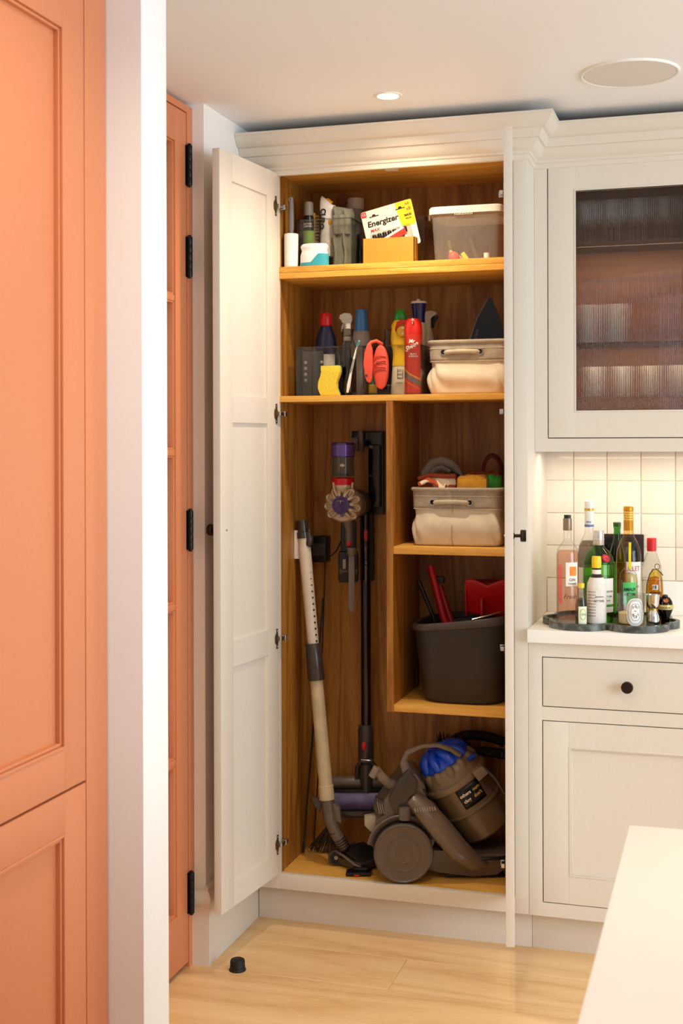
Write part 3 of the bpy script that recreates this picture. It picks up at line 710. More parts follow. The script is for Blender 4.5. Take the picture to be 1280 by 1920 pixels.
for k in range(7):
    b = part('battery', G().lathe([(0, .055), (.0066, .055), (.0068, .057), (.0068, .098), (.0062, .1005), (.0025, .1005), (.0025, .1025), (0, .1025)], 16, T(-.053+k*.0162, -.0078, -.041)), CELL, o)
    part('wrap', G().lathe([(.0070, .062), (.0070, .082)], 16, T(-.053+k*.0162, -.0078, -.041)), CELR if k % 3 == 1 else CELW, b)
part('red_banner', G().prism([(-.030, .033), (.045, .054), (.050, .037), (-.022, .019)], -.0168, -.0160, 'Y'), CELR, o, smooth=False)
part('white_banner', G().prism([(-.052, .033), (.040, .061), (.045, .054), (-.042, .029)], -.0168, -.0160, 'Y'), CELW, o, smooth=False)
part('blister', G().box(-.064, .064, -.0158, -.0006, .012, .065, .004), ACR, o, smooth=False)
o = thing('plastic_sleeve', 'crumpled clear plastic sleeve right of the battery pack', 'packaging', (.4185, .19, Z1+.0034))
part('film', G().surf(lambda u, v: ((u-.5)*.026+.002*math.sin(v*9), .004*math.sin(u*7+v*5), v*.150), 14, 24), thin_glass('crinkled_film', (.93, .92, .88, 1), (.5, .5, .46, 1), .12, 2.2), o, smooth=False)
part('header', G().box(-.012, .011, -.006, -.005, .092, .148), thin_glass('film_label', (.75, .72, .66, 1), (.4, .4, .38, 1), .15, 3), o, smooth=False)
# translucent tub with lid
def poly_mat():
    m = bpy.data.materials.new('cloudy_polypropylene'); m.use_nodes = True; nt = m.node_tree; p = nt.nodes['Principled BSDF']
    p.inputs['Base Color'].default_value = (.80, .76, .68, 1); p.inputs['Roughness'].default_value = .35
    tr = nt.nodes.new('ShaderNodeBsdfTransparent'); tr.inputs[0].default_value = (.95, .93, .90, 1); mx = nt.nodes.new('ShaderNodeMixShader')
    n = noise(nt, 35, 4, objco(nt)); mr = nt.nodes.new('ShaderNodeMapRange'); mr.inputs['To Min'].default_value = .09; mr.inputs['To Max'].default_value = .17
    nt.links.new(n.outputs['Fac'], mr.inputs[0]); nt.links.new(mr.outputs[0], mx.inputs[0])
    nt.links.new(tr.outputs[0], mx.inputs[1]); nt.links.new(p.outputs[0], mx.inputs[2]); nt.links.new(mx.outputs[0], nt.nodes['Material Output'].inputs[0]); return m
PP = poly_mat()
o = thing('lidded_tub', 'cloudy plastic tub with a white lid on the right of the top shelf', 'storage tub', (.587, .155, Z1))
def tubw(w, d, e=.18):
    return [(math.copysign(abs(math.cos(a))**e, math.cos(a))*w/2, math.copysign(abs(math.sin(a))**e, math.sin(a))*d/2) for a in [2*PI*(k+.5)/48 for k in range(48)]]
g = G(); A, B = tubw(.196, .200), tubw(.212, .216)
g._add([(x, y_, 0) for x, y_ in A]+[(x, y_, .145) for x, y_ in B], [(i, (i+1) % 48, 48+(i+1) % 48, 48+i) for i in range(48)]+[list(range(48))[::-1]])
part('body', g, PP, o)
g = G(); Bo = tubw(.226, .230); Bi = tubw(.218, .222)
g._add([(x, y_, .140) for x, y_ in Bo]+[(x, y_, .157) for x, y_ in Bo]+[(x, y_, .162) for x, y_ in Bi], [(i, (i+1) % 48, 48+(i+1) % 48, 48+i) for i in range(48)]+[(48+i, 48+(i+1) % 48, 96+(i+1) % 48, 96+i) for i in range(48)]+[[96+i for i in range(48)]])
part('lid', g, mat('white_lid_plastic', '#ded6c6', .4), o)
g = G()
for k in range(12): g.box(-.03+k*.0046, -.0285+k*.0046, -.117, -.1145, .134, .141)
part('grip_ribs', g, mat('white_lid_plastic', '#d5ccba', .4), o)
part('ledge', G().prism([(-.107, .125), (-.113, .125), (-.113, .140), (-.107, .140)], -.100, .100, 'Y'), PP, o)
def inner(nm, lab, cat, g, m, loc, rz=0, rx=0, ry=0):
    q = part(nm, g, m); q.location = loc; q.rotation_euler = (rx, ry, rz); return tag(q, lab, cat)
inner('pink_ball', 'small pink ball inside the cloudy tub', 'ball', G().ell((0, 0, .016), .016, .016, .016), mat('pink_rubber', '#e0504f', .4), (.546, .080, Z1+.001))
inner('yellow_block', 'small yellow block lying inside the cloudy tub', 'block', G().box(-.006, .006, -.006, .006, 0, .026, .001), mat('yellow_block', '#e8c420', .4), (.588, .074, Z1+.005), ry=rad(-35))
inner('tan_stick', 'tan wooden stick lying inside the cloudy tub', 'stick', G().box(-.004, .004, -.004, .004, 0, .060, .001), mat('tan_wood', '#c39a62', .6), (.580, .098, Z1+.006), ry=rad(-58))
inner('clear_tube', 'clear plastic tube leaning inside the cloudy tub', 'tube', G().lathe([(.008, 0), (.008, .066), (.007, .068), (.0065, .066), (.0065, 0)], 18), thin_glass('tube_plastic', (.8, .78, .72, 1), (.4, .38, .33, 1), .1, 3), (.617, .082, Z1+.006), ry=rad(-18))
inner('green_clip', 'small green clip at the back of the cloudy tub', 'clip', G().box(-.005, .005, -.003, .003, 0, .075, .001), mat('green_clip', '#8fa83a', .4), (.530, .15, Z1+.004), ry=rad(-12))
inner('small_pot', 'small white plastic pot lying inside the cloudy tub', 'pot', G().lathe([(.004, 0), (.008, .001), (.008, .022), (0, .022)], 16), M['white'], (.645, .074, Z1+.001))

# ================================================================== SECOND SHELF (z = 1.6)
Z2 = 1.6
clear_bin('clear plastic bin on the left of the second shelf holding cleaning bottles', .052, .267, .066, .305, Z2, .150, 'clear storage bins')
clear_bin('clear plastic bin with the red aerosol and yellow cleaner bottle', .272, .446, .066, .305, Z2, .150, 'clear storage bins')
ZZ = Z2+.0036
o = bottle('navy blue cleaner bottle with a red cap and white label', (.1195, .162, ZZ), [(0, 0), (.030, 0), (.033, .004), (.034, .12), (.034, .165), (.031, .185), (.024, .205), (.0185, .220), (.0175, .226), (0, .226)], mat('navy_plastic', '#101b46', .3, coat=.2), sy=.75)
part('cap', G().lathe([(.0175, .219), (.0195, .221), (.0200, .226), (.0195, .245), (.0185, .254), (.0155, .260), (0, .261)], 28), M['red'], o, label='red screw cap')
part('label', G().surf(lambda u, v: (.0345*math.sin((u-.5)*2.4), -.0345*.75*math.cos((u-.5)*2.4)-.0005, .045+.085*v), 18, 3), mat('white_label', '#d8d2ca', .6, var=.12, nscale=120), o)
o = thing('spray_bottle', 'dark spray bottle with a white trigger head behind the amber bottle', 'spray bottle', (.1735, .215, ZZ))
part('body', G().lathe([(0, 0), (.022, 0), (.0235, .003), (.0235, .135), (.020, .16), (.0125, .178), (0, .178)], 26), M['blackgloss'], o)
part('trigger_head', G().lathe([(.0135, .172), (.0135, .200), (.0115, .203), (.0115, .228), (0, .228)], 22).prism([(-.022, .243), (-.025, .249), (-.022, .258), (-.008, .264), (.012, .262), (.019, .252), (.019, .238), (.012, .226), (-.006, .226), (-.012, .236)], -.011, .011, 'Y', bev=.003), M['white'], o)
part('trigger', G().tube([(-.012, 0, .232), (-.016, 0, .222), (-.018, 0, .205)], .0035, 8), M['white'], o)
o = bottle('translucent white bottle with a tapered blue cap', (.2285, .185, ZZ), [(0, 0), (.029, 0), (.0315, .004), (.032, .15), (.030, .175), (.024, .200), (.017, .207), (0, .207)], mat('milky_plastic', '#a9a3a2', .35, trans=.25))
part('cap', G().lathe([(.0215, .202), (.022, .204), (.0195, .235), (.0172, .268), (.0165, .270), (0, .270)], 30), mat('sky_blue_cap', '#2e74b8', .3, coat=.2), o, label='blue tapered cap')
o = bottle('clear bottle half full of amber brown liquid with a clear cap', (.2085, .100, ZZ), [(0, .0015), (.024, .0015), (.0265, .004), (.027, .008), (.027, .135), (.0255, .150), (.020, .166), (.0175, .172), (.0172, .180), (.0165, .180), (.0168, .172), (.019, .166), (.0243, .15), (.0258, .135), (.0258, .009), (0, .006)], GL)
part('liquid', G().lathe([(0, .0062), (.0255, .0092), (.0256, .112), (0, .112)], 30), thin_glass('brown_liquid', (.50, .27, .16, 1), (.28, .13, .07, 1), .05, .7), o, label='brown liquid')
part('cap', G().lathe([(.0172, .181), (.0178, .182), (.0178, .200), (.017, .2025), (0, .2025)], 26), thin_glass('cap_plastic', (.62, .58, .5, 1), (.35, .3, .25, 1), .15, 2), o)
part('pump_nozzle', G().box(-.003, .010, -.005, .005, .203, .220, .002), M['white'], o)
# blister card with pale dots, grey caddy and red tag
o = thing('grey_folder', 'grey card wallet with two columns of pale round studs in the clear bin', 'wallet', (.083, .118, ZZ))
part('cover', G().box(-.027, .042, -.002, .002, 0, .138, .001), mat('charcoal_card', '#3c3833', .5), o)
g = G()
for c_ in (-.016, .037):
    for k in range(4): g.lathe([(0, 0), (.0055, 0), (.005, .0015), (0, .002)], 16, T(c_, -.002, .104-k*.0185) @ R(90, 'X'))
part('stud', g, mat('pale_stud', '#9a948c', .4), o, label='pale grey studs')
inner('red_tag', 'small red plastic tag in the clear bin behind the sponge', 'tag', G().prism(rrect(.013, .034, .003, 4, 0, .017), -.002, .002, 'Y'), M['red'], (.176, .105, ZZ+.052)).rotation_euler = (0, 0, .2)
# yellow sponge
o = thing('sponge', 'yellow wave-edged sponge with a green back standing on the shelf front', 'sponge', (.172, .034, Z2))
L_ = [(-.029+.006*math.sin(k/14*2*PI*1.0+2.6), .090*k/14) for k in range(15)]; R_ = [(.029+.006*math.sin(k/14*2*PI*1.0+2.6), .090*k/14) for k in range(15)][::-1]
spm, nt, p = nmat('yellow_sponge'); n = noise(nt, 420, 3, objco(nt)); r = ramp(nt, n.outputs['Fac'], [(.3, lin('#c99a10')), (.5, lin('#e9cb3a')), (.7, lin('#efd75a'))]); nt.links.new(r.outputs[0], p.inputs['Base Color']); p.inputs['Roughness'].default_value = .95; bump(nt, p, n.outputs['Fac'], .6, .002)
part('foam', G().prism(L_+R_, -.014, .006, 'Y', bev=.002), spm, o)
part('scourer', G().prism(L_+R_, .0062, .012, 'Y', T(0, 0, .0022)), mat('green_scourer', '#3d7f78', .9, bmp=.4, nscale=400), o, label='green scouring layer')
# toothbrush
o = thing('toothbrush', 'white and teal toothbrush leaning on the clear bin in front of the amber bottle', 'toothbrush', (.2215, .052, Z2+.001))
pts = [(0, 0, .008), (.004, .001, .030), (.012, .003, .075), (.020, .004, .110), (.027, .006, .140), (.036, .008, .166)]
part('handle', G().tube(pts, [.0035, .0062, .0036, .0038, .0028, .0026], 10, sq=.6), M['white'], o)
part('grip', G().tube([(.010, -.0005, .068), (.016, .0005, .094), (.020, .001, .109)], .0028, 8, sq=.6), mat('grey_grip', '#8f9698', .6), o)
g = G(); hd = (Vector(pts[-1])-Vector(pts[-2])).normalized()
for k in range(6):
    for q in (-.003, 0, .003): b = Vector(pts[-2])+hd*(.010+k*.003); g.tube([b+Vector((q, 0, 0)), b+Vector((q+.003, -.009, -.001))], .0013, 5)
tag(part('bristles', g, mat('teal_bristle', '#3aa5a8', .8), o), kind='stuff')
# coral scrubbing mitt / brush
o = thing('scrub_brush', 'coral red folded silicone scrubbing brush hung on the clear bin rim', 'brush', (.3165, .046, Z2+.022))
CORAL = mat('coral_silicone', '#e0523f', .55)
def pad(u, v):
    a = 2*PI*u; r = math.sin(PI*v/2*1.0) if v < 1 else 1
    return (.012+.023*r*math.cos(a), -.004-.010*math.sqrt(max(0, 1-r*r*.98)), .062+.066*r*math.sin(a))
g = G().surf(pad, 40, 12, True); g._add([(.012+.023*math.cos(2*PI*k/40), -.004, .062+.066*math.sin(2*PI*k/40)) for k in range(40)]+[(.012+.023*math.cos(2*PI*k/40), .008, .062+.066*math.sin(2*PI*k/40)) for k in range(40)], [(k, (k+1) % 40, 40+(k+1) % 40, 40+k) for k in range(40)]+[[40+k for k in range(40)]])
part('pad', g, CORAL, o)
g = G().prism([(-.034, .105), (-.036, .070), (-.033, .035), (-.026, .018), (-.018, .014), (-.012, .022), (-.008, .060), (-.009, .112), (-.014, .130), (-.024, .133)], -.022, -.010, 'Y', bev=.003)
part('handle', g, CORAL, o)
part('hinge_loop', G().tube([(-.022, -.016, .126), (-.014, -.012, .137), (.000, -.006, .1405), (.010, 0, .134), (.012, .010, .132)], .0055, 10), CORAL, o)
g = G()
for k in range(3): g.tube([(-.006+.001*k, -.0135, .090-k*.020), (.012, -.0162, .095-k*.020), (.031, -.0105, .092-k*.020)], .0016, 6)
g.tube([(.030, -.0125, .060), (.006, -.0165, .062), (.000, -.0165, .070), (.006, -.0165, .078), (.030, -.012, .080)], .0016, 6)
part('finger_rib', g, mat('coral_shadow', '#b83c30', .55), o)
part('hole', G().lathe([(0, 0), (.0042, 0), (.0042, .0006), (0, .0006)], 16, T(-.027, -.0218, .036) @ R(90, 'X')), mat('brown_hole', '#5a2418', .7), o)
# items in bin 2
o = thing('sachet', 'teal and yellow refill sachet in the left of the second clear bin', 'sachet', (.291, .092, ZZ))
part('film', G().surf(lambda u, v: ((u-.5)*.026, -.006*math.sin(PI*u)*math.sin(PI*v)+.001*math.sin(v*30), v*.105), 12, 20), mat('teal_sachet', '#2a8f80', .35, var=.35, nscale=50), o, solid=.003)
part('yellow_band', G().surf(lambda u, v: ((u-.5)*.0264, -.0022-.006*math.sin(PI*u)*math.sin(PI*(.04+.26*v)), .004+v*.027), 10, 6), mat('yellow_sachet', '#d5b93a', .4), o, solid=.001)
o = bottle('small black pump bottle with a clear collar at the back of the second clear bin', (.3105, .20, ZZ), [(0, 0), (.0165, 0), (.018, .003), (.018, .148), (.0165, .152), (0, .152)], M['blackgloss'])
part('collar', G().lathe([(.0125, .1525), (.0125, .176), (.0105, .178), (.0105, .205), (.008, .207), (0, .207)], 20), thin_glass('collar_plastic', (.68, .62, .54, 1), (.3, .26, .2, 1), .2, 2), o)
part('silver_band', G().lathe([(.0183, .03), (.0183, .034)], 22), M['nickel'], o)
CY, CW = mat('cleaner_yellow', '#f0c20c', .35, coat=.15), mat('cleaner_white', '#e9dcc0', .4, var=.06, nscale=25)
o = thing('cleaner_bottle', 'yellow and white cream cleaner bottle with a green cap', 'bottle', (.3655, .140, ZZ))
def cif(u, v):
    a = 2*PI*u; z = .088+v*.142; t = v
    w = .0265+.0035*math.sin(max(0, (t-.35)/.5)*PI) if t < .86 else .0285-.011*((t-.86)/.14)**1.5
    w -= .003*math.exp(-((t-.22)/.15)**2)
    return (w*math.cos(a), w*.68*math.sin(a), z)
part('upper_body', G().surf(cif, 36, 30, True), CY, o, label='yellow upper half')
def cifl(u, v):
    a = 2*PI*u; z = v*.088; w = .0265+.004*(1-v)**1.5-.003*math.exp(-((v-1.3)/.4)**2)
    if v < .04: w *= .96
    return (w*math.cos(a), w*.68*math.sin(a), z)
g = G().surf(cifl, 36, 20, True); g._add([cifl(k/36, 0) for k in range(36)], [list(range(36))])
part('lower_body', g, CW, o, label='cream white lower half')
part('cap', G().lathe([(.0185, .229), (.020, .231), (.0185, .242), (.0135, .257), (.010, .2605), (0, .261)], 28, sy=.8), mat('green_cap', '#138a30', .3, coat=.2), o, label='green cap')
part('roundel', G().lathe([(0, 0), (.0168, 0), (.0168, .0012), (0, .0012)], 28, T(.011, -.0218, .193) @ R(90, 'X') @ R(10, 'Y')), mat('roundel_green', '#11482b', .4), o)
part('roundel_ring', G().lathe([(.0148, .0013), (.0160, .0013), (.0160, .0016), (.0148, .0016)], 28, T(.011, -.0218, .193) @ R(90, 'X') @ R(10, 'Y')), CY, o)
part('red_arc', G().prism([(-.006, .222), (.010, .229), (.022, .228), (.024, .216), (.010, .214), (-.002, .205), (-.009, .190), (-.012, .200)], -.0214, -.0202, 'Y'), mat('red_arc_print', '#cc2a1d', .4), o)
text('C', .028, INKW, o, T(.011, -.0236, .193) @ FACE, bold=.0014)
text('CREAM', .0065, INK, o, T(.005, -.0196, .146) @ FACE)
g = G()
for k in range(3): g.box(-.004, .012-.002*k, -.0200, -.0193, .050+k*.012, .0515+k*.012)
g.box(-.005, -.0035, -.0200, -.0193, .048, .080); g.box(.011, .0125, -.0200, -.0193, .050, .076); part('lettering_block', g, INK, o, smooth=False)
text('Original', .006, INK, o, T(.002, -.0206, .036) @ FACE)
o = thing('aerosol', 'tall red polish aerosol with white slanted lettering', 'spray can', (.4155, .100, ZZ))
part('can', G().lathe([(0, 0), (.0265, 0), (.0275, .002), (.0275, .006), (.0268, .008), (.0268, .172), (.0275, .174), (.0275, .178)], 36), M['redgloss'], o)
part('cap', G().lathe([(.0275, .178), (.0277, .182), (.0268, .205), (.0225, .222), (.0185, .228), (.010, .2295), (0, .2295)], 32), mat('red_cap', '#c61f17', .3, coat=.2), o)
part('nozzle_recess', G().ell((.004, -.0232, .212), .0055, .004, .008, 14, 10), mat('nozzle_dark', '#7a0d0c', .4), o); part('nozzle', G().ell((.004, -.0258, .212), .0022, .002, .005, 12, 8), mat('nozzle_pink', '#e88a78', .4), o)
g = G(); 
def swoosh(z0, z1, dz, a0, a1):
    return lambda u, v: ((.0271)*math.sin(a0+(a1-a0)*u), -.0271*math.cos(a0+(a1-a0)*u), z0+(z1-z0)*v-dz*u*(1.6-.6*u))
part('silver_band', G().surf(swoosh(.066, .082, .045, -1.4, 1.4), 24, 4), mat('silver_print', '#8f8681', .3, .5), o)
part('orange_line', G().surf(swoosh(.084, .089, .045, -1.4, 1.4), 24, 3), mat('orange_print_line', '#f0a038', .4), o); part('orange_line', G().surf(swoosh(.056, .058, .045, -1.4, 1.4), 24, 3), mat('orange_print_line', '#f0a038', .4), o)
text('Mr', .0150, INKW, o, (.05, .158), bend=.0269, bold=.0004, shear=.2); 
for k, ch in enumerate('Sheen'):
    text(ch, .0185 if k else .024, INKW, o, (-.58+k*.31, .135+k*.0042), bend=.0269, bold=.0004, shear=.12)
text('MULTI\nSURFACE', .0068, INKW, o, (.25, .116), bend=.0269, bold=.0001)
o = bottle('white bottle with a flared navy cap behind the red aerosol', (.4085, .205, ZZ), [(0, 0), (.022, 0), (.0235, .003), (.0235, .20), (.021, .222), (.0165, .228), (0, .228)], mat('dull_white_plastic', '#cfc4b2', .4))
part('cap', G().lathe([(.0185, .223), (.0188, .226), (.0185, .245), (.0235, .282), (.0245, .284), (.0238, .290), (0, .291)], 30), mat('navy_cap', '#1d2166', .28, coat=.3), o, label='navy flared cap')
part('cap_top', G().lathe([(.0247, .2845), (.0250, .287), (.0238, .2915), (0, .2925)], 30), mat('white_cap_top', '#d8d2cc', .4), o)
o = thing('trigger_bottle', 'white spray bottle with a black trigger behind the navy cap', 'spray bottle', (.4215, .268, ZZ))
part('body', G().lathe([(0, 0), (.020, 0), (.021, .003), (.021, .17), (.016, .20), (.011, .215), (0, .215)], 24), mat('dull_white_plastic', '#cfc4b2', .4), o)
part('trigger_head', G().lathe([(.012, .210), (.012, .236), (0, .236)], 18).prism([(-.022, .252), (-.018, .264), (.014, .268), (.030, .262), (.030, .254), (.014, .248), (.012, .236), (-.010, .236)], -.010, .010, 'Y', bev=.002), mat('dull_white_plastic', '#cfc4b2', .4), o)
part('trigger', G().prism([(.012, .250), (.032, .254), (.034, .246), (.024, .236), (.020, .215), (.014, .214)], -.006, .006, 'Y', bev=.001), M['black'], o)

# ------------------------------------------------------------------ canvas storage baskets
LIN = weave('grey_beige_linen', '#8e8272', '#b9ab96', 700); CAN = weave('cream_canvas', '#cfc0a6', '#e0d3bb', 800); ROPE = weave('cotton_webbing', '#b3a78f', '#d0c5ae', 600)
def fabric_basket(label, loc, w, d, h, band, bul, hy, hw, group, seam=True, ph=0):
    o = thing('fabric_basket', label, 'storage basket', loc, 0, group)
    def sec(a, z, off=0):
        e = .22; c, s_ = math.cos(a), math.sin(a); v = z/h
        k = .985+bul*.55*math.exp(-((v-.30)/.17)**2)-.022*math.exp(-((v-.52)/.09)**2)-.012*math.exp(-(v/.05)**2)+.018*max(0, v-.6)/.4
        wv = (.0045*math.sin(5*a+ph+v*7)+.003*math.sin(9*a-ph+v*13))*math.sin(PI*min(1, v/.62))
        x = math.copysign(abs(c)**e, c)*(w/2*k+off+wv); y_ = math.copysign(abs(s_)**e, s_)*(d/2*k+off+wv)
        if s_ < 0: y_ -= bul*.20*math.sin(PI*min(1, v/.6))*math.exp(-((x/w)**2)*3)*(1+.8*math.sin(x/w*11+ph+v*3))
        return (x, y_, z)
    N = 72
    g = G().surf(lambda u, v: sec(2*PI*(u+.5/N), .0034+(h-.0066)*v), N, 30, True); g._add([sec(2*PI*(k+.5)/N, .0034) for k in range(N)], [list(range(N))])
    part('body', g, CAN, o, solid=.004, label='cream canvas body')
    g = G().surf(lambda u, v: sec(2*PI*(u+.5/N), h-band+band*v, .0032), N, 8, True)
    part('band', g, LIN, o, solid=.003, label='grey linen band')
    part('hem', G().tube([sec(2*PI*(k+.5)/N, h-.004, .004) for k in range(N)], .0062, 8, True, sq=1), LIN, o)
    part('hem_stitch', G().tube([sec(2*PI*(k+.5)/N, h-.024, .0048) for k in range(N)], .0011, 5, True), ROPE, o)
    part('band_stitch', G().tube([sec(2*PI*(k+.5)/N, h-band, .0046) for k in range(N)], .0013, 5, True), ROPE, o)
    def fr(x, z):   # point on the front face
        lo, hi = PI, 2*PI
        for _ in range(40):
            m_ = (lo+hi)/2
            if sec(m_, z, .005)[0] < x: lo = m_
            else: hi = m_
        return sec(m_, z, .005)
    for sx in (-1, 1):
        q = fr(hy[0]+sx*hw/2, hy[1])
        e_ = part('eyelet', G().tube([(q[0]+.0085*math.cos(a), q[1]-.0015, q[2]+.0085*math.sin(a)) for a in [2*PI*k/24 for k in range(24)]], .0018, 6, True), M['nickel'], o, label='nickel eyelet')
        part('eyelet_hole', G().lathe([(0, 0), (.0075, 0), (.0075, .0008), (0, .0008)], 20, T(q[0], q[1]+.0002, q[2]) @ R(90, 'X')), mat('eyelet_dark', '#2b1d12', .9), e_)
    pts = []
    for k in range(13):
        u = k/12; q = fr(hy[0]-hw/2+.004+(hw-.008)*u, hy[1]); b_ = min(1, min(u, 1-u)*9)
        pts.append((q[0], q[1]+.006-.012*b_, q[2]+.003*math.sin(u*PI)-.001))
    part('handle', G().tube(pts, .0085, 12, sq=.5) if False else G().tube(pts, .0066, 12), ROPE, o, label='soft webbing handle')
    if seam: part('seam', G().tube([(fr(hy[0]+.004, z)[0], fr(hy[0]+.004, z)[1]-.0004+(.003 if z < h-band else 0), z) for z in [.003+k*(h-.01)/14 for k in range(15)]], .0009, 5), mat('seam_thread', '#8f8068', .9), o)
    return o
fabric_basket('cream and grey canvas basket at the right end of the second shelf', (.583, .205, Z2), .238, .205, .163, .062, .055, (-.018, .128), .112, 'canvas storage baskets', False, 1.0)
o = thing('steam_iron', 'black steam iron standing nose up in the basket on the second shelf', 'iron', (.612, .215, Z2+.008), rad(8))
part('soleplate', G().prism([(.030-.012, .293), (.012, .285), (-.020, .225), (-.045, .150), (-.055, .09), (-.055, .02), (.066, .02), (.072, .09), (.069, .155), (.050, .225), (.024, .285)], -.040, -.034, 'Y'), mat('iron_sole', '#0c0c0c', .22, .2), o)
part('body', G().prism([(.018, .275), (-.014, .215), (-.036, .150), (-.044, .09), (-.044, .02), (.058, .02), (.062, .09), (.058, .155), (.042, .215)], -.0335, .02, 'Y', bev=.008), M['black'], o)
part('grip', G().tube([(.015, .018, .235), (.015, .055, .20), (.015, .062, .13), (.015, .05, .06), (.015, .018, .04)], .013, 12), M['black'], o)
part('edge_trim', G().tube([(.012, -.042, .285), (-.021, -.042, .225), (-.046, -.042, .150), (-.056, -.042, .09)], .0009, 6), M['vaclight'], o)
text('STEAM', .009, mat('grey_print', '#777066', .5), o, T(-.022, -.0403, .178) @ FACE @ R(77, 'Z'))
inner('wall_hook', 'small white screw-in hook on the cupboard back above the second shelf', 'hook', G().lathe([(0, 0), (.006, 0), (.006, .003), (.004, .006), (.004, .012), (.006, .014), (0, .016)], 16), M['white'], (.376, .3445, 1.9125), rx=rad(90))

# ------------------------------------------------------------------ middle compartment basket with bags
Z3 = 1.149
fabric_basket('cream and grey canvas basket full of folded cloth bags', (.552, .168, Z3), .262, .215, .172, .062, .05, (-.012, .130), .112, 'canvas storage baskets', True, 2.4)
def cloth(name, label, loc, w, d, h, m, rz=0, waves=3, amp=.004, ry=0, cat='cloth bag'):
    o = thing(name, label, cat, loc, rz)
    def f(u, v):
        a = 2*PI*u; e = .45; c, s_ = math.cos(a), math.sin(a)
        x = math.copysign(abs(c)**e, c)*w/2; z = math.copysign(abs(s_)**e, s_)*h/2; y_ = (v-.5)*d
        k = 1-.5*max(0, abs(v-.5)*2-.8)/.2*.6
        return (x*k, y_, h/2+z*k+amp*math.sin(waves*x/w*6+v*5)+amp*.6*math.sin(v*9+x*40))
    g = G().surf(f, 40, 22, True)
    g._add([f(k/40, 0) for k in range(40)], [list(range(40))]); g._add([f(k/40, 1) for k in range(40)], [list(range(40))])
    part('folded_cloth', g, m, o); o.rotation_euler[1] = ry; return o
scm, nt, p = nmat('rust_and_cream_print'); v = objco(nt, (1, 1, 1), (0, rad(35), .3)); n = noise(nt, 16, 1, v, .4, .8); r = ramp(nt, n.outputs['Fac'], [(.0, lin('#a8461f')), (.50, lin('#b9512a')), (.53, lin('#ead9bd')), (1, lin('#e8d6b8'))]); r.color_ramp.interpolation = 'CONSTANT'; nt.links.new(r.outputs[0], p.inputs['Base Color']); p.inputs['Roughness'].default_value = .85
o = cloth('printed_tote', 'rust and cream printed cloth bag rolled at the left of the basket', (.491, .123, Z3+.137), .112, .072, .072, scm, 0, 2, .004)
part('tie', G().tube([(-.055, -.041, .045), (-.025, -.046, .060), (.000, -.047, .050), (.020, -.046, .032), (.030, -.045, .045)], .010, 10, sq=.5), scm, o); part('rolled_edge', G().tube([(-.058, -.034, .062), (-.02, -.036, .073), (.02, -.036, .070), (.056, -.034, .071)], .007, 8), mat('rust_cloth', '#8e3c1c', .85), o)
o = cloth('mustard_pouch', 'folded mustard yellow cloth bag on top of the basket', (.597, .104, Z3+.140), .090, .055, .070, weave('mustard_cotton', '#b57c12', '#d99b22', 600), 0, 2, .002)
part('fold', G().box(-.040, .046, -.030, -.026, .004, .060, .003), weave('mustard_cotton2', '#b57c12', '#dba02a', 600), o)
cloth('green_bag', 'crumpled bright green bag at the right of the basket', (.652, .135, Z3+.142), .052, .06, .062, mat('green_nylon', '#2f9a2c', .4, var=.25, nscale=40), .1, 4, .006)
cloth('rust_bag', 'rust red cloth bag at the back right of the basket', (.606, .205, Z3+.148), .120, .05, .068, mat('rust_cotton', '#8e3717', .85, var=.12), 0, 3, .004)
o = thing('grey_sling', 'looped grey fabric sling at the back of the basket', 'cloth', (.487, .195, Z3+.13))
GRY = weave('grey_jersey', '#6f6760', '#948b82', 500)
LP = [(-.066, .004, .040), (-.052, .0, .085), (-.030, -.002, .112), (-.005, -.002, .119), (.020, 0, .112), (.038, .004, .095), (.052, .006, .070)]
part('loop', G().tube(LP, [.012, .019, .021, .020, .019, .017, .014], 16, sq=.75).tube([(-.040, -.012, .070), (-.022, -.017, .092), (.0, -.019, .100), (.024, -.016, .088)], [.010, .013, .013, .010], 12, sq=.6), GRY, o)
part('tail', G().surf(lambda u, v: (-.072+.05*u, (v-.5)*.05, .050+.045*u+.004*math.sin(v*9+u*5)), 16, 10), GRY, o, solid=.007)
part('inner_fold', G().ell((.030, -.012, .070), .026, .016, .018, 20, 12), mat('dark_navy_cloth', '#1c1f26', .8), o)
o = thing('maroon_strap', 'looped maroon bag strap at the back right of the basket', 'strap', (.636, .232, Z3+.17))
part('strap_loop', G().tube([(.028*math.cos(a)-.004, .004*math.sin(3*a), .050+.047*math.sin(a)) for a in [-.5+k*(PI+1)/20 for k in range(21)]], .0095, 10, sq=.45), mat('maroon_web', '#5e1512', .7), o)

# ------------------------------------------------------------------ bucket compartment
Z4 = .679
BKT = mat('charcoal_bucket_plastic', '#332c26', .5, var=.10, nscale=18, bmp=.05)
o = thing('bucket', 'large charcoal plastic bucket on the lowest short shelf', 'bucket', (.561, .178, Z4))
def bk(r, z, u, off=0):
    a = 2*PI*u; e = .62; c, s_ = math.cos(a), math.sin(a); x = math.copysign(abs(c)**e, c)*(r+off); y_ = math.copysign(abs(s_)**e, s_)*(r*.92+off)
    return (x, y_, z+.125*x*max(0, z-.15)/.10)
P_ = [(.112, 0.0008), (.120, .004), (.128, .02), (.150, .225), (.150, .228), (.146, .228), (.144, .222), (.124, .022), (.118, .008), (.02, .007)]
N = 64; g = G().surf(lambda u, v: bk(*P_[int(round(v*(len(P_)-1)))], u), N, len(P_), True); g._add([bk(.112, .0008, k/N) for k in range(N)], [list(range(N))]); g._add([bk(.02, .007, k/N) for k in range(N)], [list(range(N))])
part('tub', g, BKT, o)
Q_ = [(.1505, .226), (.157, .228), (.1585, .232), (.1585, .246), (.156, .2495), (.149, .250), (.1455, .247), (.1455, .230)]
